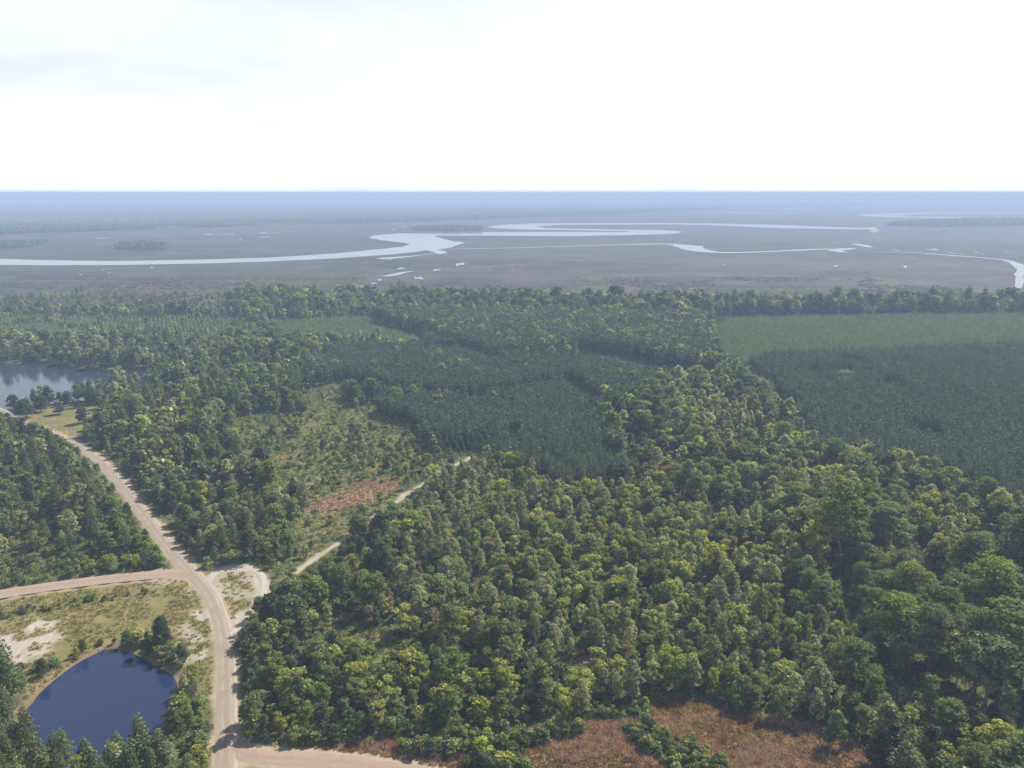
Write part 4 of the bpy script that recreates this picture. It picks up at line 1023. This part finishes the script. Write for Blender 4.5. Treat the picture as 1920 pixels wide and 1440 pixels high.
P = P[ok]; n = len(P)
s = rng.uniform(0.6, 1.5, n)
form = np.where(fbm(P, 25, 400, 3) + rng.uniform(-0.15, 0.15, n) > 0.5, rng.integers(2, 4, n), rng.integers(0, 3, n))
scatter('undergrowth', under, np.column_stack([P, np.zeros(n)]), np.column_stack([s, s, s * rng.uniform(0.6, 1.5, n)]), rng.uniform(0, 6.28, n), form, 'low leafy undergrowth covering the ground under and between the trees', 'undergrowth')
print('undergrowth', n)
P = []
for a, s_ in ((FIELD, 1.9), (MEADOW, 1.6), (POND_GRASS, 1.15), (TRIANGLE, 1.3), (YELLOW_GAP, 1.2)):
    q = fill(a, s_, lambda P: clear_of_roads(P)); P.append(q)
ver = np.vstack([l[::1] for l in (MAIN_ROAD, LEFT_ROAD, FRONT_ROAD)])
q = np.repeat(ver, 7, 0) + rng.normal(0, 3.4, (len(ver) * 7, 2)); P.append(q[clear_of_roads(q)])
P = np.vstack(P)
ok = (sdf(P, POND) > 0.6) & (sdf(P, LAKE) > 1.0)
sandm = masks(P)[0]['sand']; ok &= rng.uniform(size=len(P)) > sandm * 0.95
ok &= fbm(P, 5, 410, 3) > 0.36
P = P[ok]; n = len(P)
s = rng.uniform(0.5, 1.25, n); near_m = inside(P, MEADOW); s[near_m] *= 0.45
form = rng.choice(4, n, p=[0.4, 0.3, 0.18, 0.12])
scatter('grass', grassf, np.column_stack([P, masks(P)[1] - 0.02]), np.column_stack([s, s, s]), rng.uniform(0, 6.28, n), form, 'yellowish grass on the verges, the pond bank and the open field', 'grass')
print('grass', n)
P = [fill(CLEARING, 0.72, lambda P: clear_of_roads(P)), fill(RED_PATCH, 1.5, lambda P: clear_of_roads(P))] + [fill(b, 1.0, lambda P: clear_of_roads(P)) for b in BROWN_SPOT]
P = np.vstack(P); P = P[fbm(P, 4, 420, 3) > 0.12]; n = len(P)
s = rng.uniform(0.55, 1.3, n)
red = fbm(P, 12, 430, 3)
form = np.where(red > 0.56, 2, rng.choice([0, 1, 3], n, p=[0.5, 0.36, 0.14]))
scatter('dry_weeds', weedf, np.column_stack([P, masks(P)[1] - 0.02]), np.column_stack([s, s, s]), rng.uniform(0, 6.28, n), form, 'pinkish brown dry weeds covering the clearing at the front right', 'weeds')
print('weeds', n)

reedf = form_collection('reed_forms', [low_bush(2.6, 1.1, 40, 1.0, 'leaf_marsh'), low_bush(2.4, 1.5, 40, 0.95, 'leaf_marsh_green'), low_bush(2.8, 0.9, 36, 1.0, 'leaf_marsh_grey'), low_bush(2.2, 1.9, 36, 0.9, 'leaf_mid_green')])
poly = gp([(-200, 520), (2120, 520), (2120, 578), (1300, 586), (900, 574), (430, 566), (-200, 580)])
P = grid(poly, 7.5, False); P = P[inside(P, poly)]; P = P[in_view(P, 0, 3, 90)]
ed = np.interp(P[:, 0], marsh_line[:, 0], marsh_line[:, 1])
far_ = (P[:, 1] - ed) / 260.0
f1 = fbm(P, 60, 700, 4)
P = P[f1 > 0.33 + 0.22 * np.clip(far_, 0, 1)]; n = len(P)
tone = fbm(P, 90, 710, 3) + rng.uniform(-0.12, 0.12, n)
form = np.where(tone < 0.44, 2, np.where(tone < 0.53, 0, np.where(tone < 0.60, 1, 3)))
s = rng.uniform(0.7, 1.5, n)
scatter('marsh_reeds', reedf, np.column_stack([P, np.zeros(n)]), np.column_stack([s * 1.3, s * 1.1, s]), rng.uniform(0, 6.28, n), form, 'tan and greenish reeds and bushes along the near side of the marsh', 'reeds')
print('reeds', n)

# ------------------------------------------------------------------ woods beyond the marsh
def far_tree(seed):
    h, r = 12.0, 4.5
    C = lobed(14, h, r * 0.8, 2.0, shape='dome')
    return clumped(C, np.full(len(C), 1.7), 7, 2.2, up=0.5)
farc = form_collection('far_forms', [(*far_tree(i), m) for i, m in enumerate(('leaf_dark_green', 'leaf_mid_green', 'leaf_dark_green'))])
ISLES = [(gp([(214, 466), (225, 461), (260, 458), (300, 460), (322, 465), (305, 469.5), (262, 471), (228, 470)]), 'wooded island in the marsh left of the wide river bend'),
         (gp([(-60, 468), (-20, 460), (40, 458), (92, 456), (60, 463), (20, 467.5)]), 'wooded island cut by the left edge of the picture'),
         (gp([(768, 432), (790, 428), (860, 427), (905, 429), (900, 433), (830, 433.5)]), 'low wooded patch between the two river bends')]
for poly, lb in ISLES:
    P = grid(poly, 7.5, False); P = P[inside(P, poly)]; n = len(P)
    s = rng.uniform(0.55, 1.0, n)
    scatter('island_wood', farc, np.column_stack([P, np.zeros(n)]), np.column_stack([s * 1.15, s * 1.15, s]), rng.uniform(0, 6.28, n), rng.integers(0, 3, n), lb, 'woodland')
FAR_WOOD = gp([(-900, 442), (0, 440), (100, 436.7), (233, 431.7), (367, 427), (500, 425), (640, 419.5), (807, 415), (973, 408.5), (1150, 402), (1340, 393), (1500, 386.5), (1800, 384), (2500, 384)])
right_wood = gp([(1655, 424), (1700, 419), (1800, 414), (1920, 413), (2300, 414), (2300, 426), (1920, 424), (1760, 427)])
pf = [right_wood]
P1 = grid(right_wood, 15, False); P1 = P1[inside(P1, right_wood)]
xs = rng.uniform(-4500, 5200, 60000); wy = np.interp(xs, FAR_WOOD[:, 0], FAR_WOOD[:, 1])
# the edge in plan: width grows behind the front line
ys = wy + rng.exponential(260, len(xs)) + (fbm(np.column_stack([xs, wy]), 300, 500, 3) - 0.5) * 160
P2 = np.column_stack([xs, ys]); P2 = P2[(ys < 8000) & (np.abs(xs) < ys * 0.78)]
P2 = P2[np.random.default_rng(3).permutation(len(P2))[:26000]]
P = np.vstack([P1, P2]); n = len(P); s = rng.uniform(0.8, 1.35, n)
scatter('far_wood', farc, np.column_stack([P, np.zeros(n)]), np.column_stack([s * 1.5, s * 1.5, s]), rng.uniform(0, 6.28, n), rng.integers(0, 3, n), 'bluish belt of woods on the far side of the marsh', 'woodland')
# canopy farther off, where single crowns merge: a bumpy sheet at crown height
fa = np.radians(np.linspace(-42, 42, 420)); fr_ = [2150.0]
while fr_[-1] < 38000: fr_.append(fr_[-1] * 1.012)
A, RR = np.meshgrid(fa, np.array(fr_)); X, Y = np.sin(A) * RR, np.cos(A) * RR
Q = np.column_stack([X.ravel(), Y.ravel()])
wy = np.interp(Q[:, 0], FAR_WOOD[:, 0], FAR_WOOD[:, 1])
ins = smooth(20, 90, Q[:, 1] - wy + (fbm(Q, 300, 500, 3) - 0.5) * 160)
Z = -3 + ins * (9 + 7 * fbm(Q, 60, 510, 3) + 5 * fbm(Q, 900, 520, 2))
for wpoly in (gp(FAR_RIVER),):
    Z = np.where(sdf(Q, wpoly) < 40, -3, Z)
for (cx, cy_, w, h) in POOLS:
    if cy_ < 405:
        x0, y0 = g(cx - w / 2, cy_ + h * 0.8); x1, y1 = g(cx + w / 2, cy_ - h * 0.6)
        Z = np.where((Q[:, 0] > min(x0, x1)) & (Q[:, 0] < max(x0, x1)) & (Q[:, 1] > y0 - 250) & (Q[:, 1] < y1), -3, Z)
ni, nj = A.shape
ix = np.arange(ni * nj).reshape(ni, nj)
quads = np.stack([ix[:-1, :-1], ix[1:, :-1], ix[1:, 1:], ix[:-1, 1:]], -1).reshape(-1, 4)
quads = quads[(Z[quads] > -2.9).any(1)]
cm_, N, L, out = new_mat('canopy')
geo = nd(N, L, 'ShaderNodeNewGeometry'); pos = geo.outputs['Position']
n1 = noise(N, L, pos, 0.03, 5, 0.7); n2 = noise(N, L, pos, 0.0016, 4, 0.6)
c = mixc(N, L, rng_map(N, L, n1, 0.35, 0.65), (0.018, 0.028, 0.012), (0.062, 0.078, 0.030))
c = mixc(N, L, rng_map(N, L, n2, 0.42, 0.64), c, mixc(N, L, 0.6, c, (0.085, 0.088, 0.048)))
b = nd(N, L, 'ShaderNodeBsdfDiffuse', {'Color': c}); L.new(b.outputs[0], out.inputs['Surface'])
used = np.unique(quads); remap = np.full(len(Q), -1); remap[used] = np.arange(len(used))
cw = mesh_obj('far_wood', np.column_stack([Q, Z])[used].tolist(), remap[quads].tolist(), cm_, smooth_=True)
tag(cw, 'blue-grey forest stretching from behind the marsh to the horizon', 'woodland', kind='stuff')

# ------------------------------------------------------------------ a small white boat on the upper river reach
bx_, by_ = g(1247, 420.2)
boat = bpy.data.objects.new('boat', None); boat.location = (bx_, by_, 0.3); boat.rotation_euler = (0, 0, R(80)); link(boat)
tag(boat, 'tiny white boat on the upper reach of the river', 'boat')
wm, N, L, out = new_mat('white_paint')
b = nd(N, L, 'ShaderNodeBsdfPrincipled', {'Base Color': (0.8, 0.8, 0.78, 1), 'Roughness': 0.3}); L.new(b.outputs[0], out.inputs['Surface'])
st = [(-5, 1.5, 0.9), (-2, 1.9, 1.1), (2, 1.8, 1.3), (4.5, 1.0, 1.6), (6.2, 0.05, 1.9)]
V = []; F = []
for x, w, h in st: V += [(x, -w, h), (x, -w * 0.6, 0), (x, w * 0.6, 0), (x, w, h)]
for i in range(4):
    for j in range(3): F.append((4 * i + j, 4 * i + j + 1, 4 * i + 5 + j, 4 * i + 4 + j))
    F.append((4 * i + 3, 4 * i, 4 * i + 4, 4 * i + 7))
F.append((3, 2, 1, 0))
mesh_obj('hull', V, F, wm, boat)
V = [(-2, -1.2, 1.1), (2, -1.1, 1.2), (2, 1.1, 1.2), (-2, 1.2, 1.1), (-1.8, -1.0, 3.0), (1.2, -0.9, 3.0), (1.2, 0.9, 3.0), (-1.8, 1.0, 3.0)]
mesh_obj('cabin', V, [(0, 1, 5, 4), (1, 2, 6, 5), (2, 3, 7, 6), (3, 0, 4, 7), (4, 5, 6, 7)], wm, boat)

# ------------------------------------------------------------------ haze
hz, N, L, out = new_mat('haze_air')
pv = nd(N, L, 'ShaderNodeVolumePrincipled', {'Color': (0.36, 0.485, 0.72, 1), 'Density': 0.00029, 'Anisotropy': 0.0})
L.new(pv.outputs[0], out.inputs['Volume'])
E = 43000.0
V = [(x, y, z) for z in (-5, 128) for x, y in ((-E, -E), (E, -E), (E, E), (-E, E))]
F = [(3, 2, 1, 0), (4, 5, 6, 7), (0, 1, 5, 4), (1, 2, 6, 5), (2, 3, 7, 6), (3, 0, 4, 7)]
ho = mesh_obj('haze', V, F, hz)
tag(ho, 'bluish summer haze over the whole landscape', 'haze', kind='stuff')
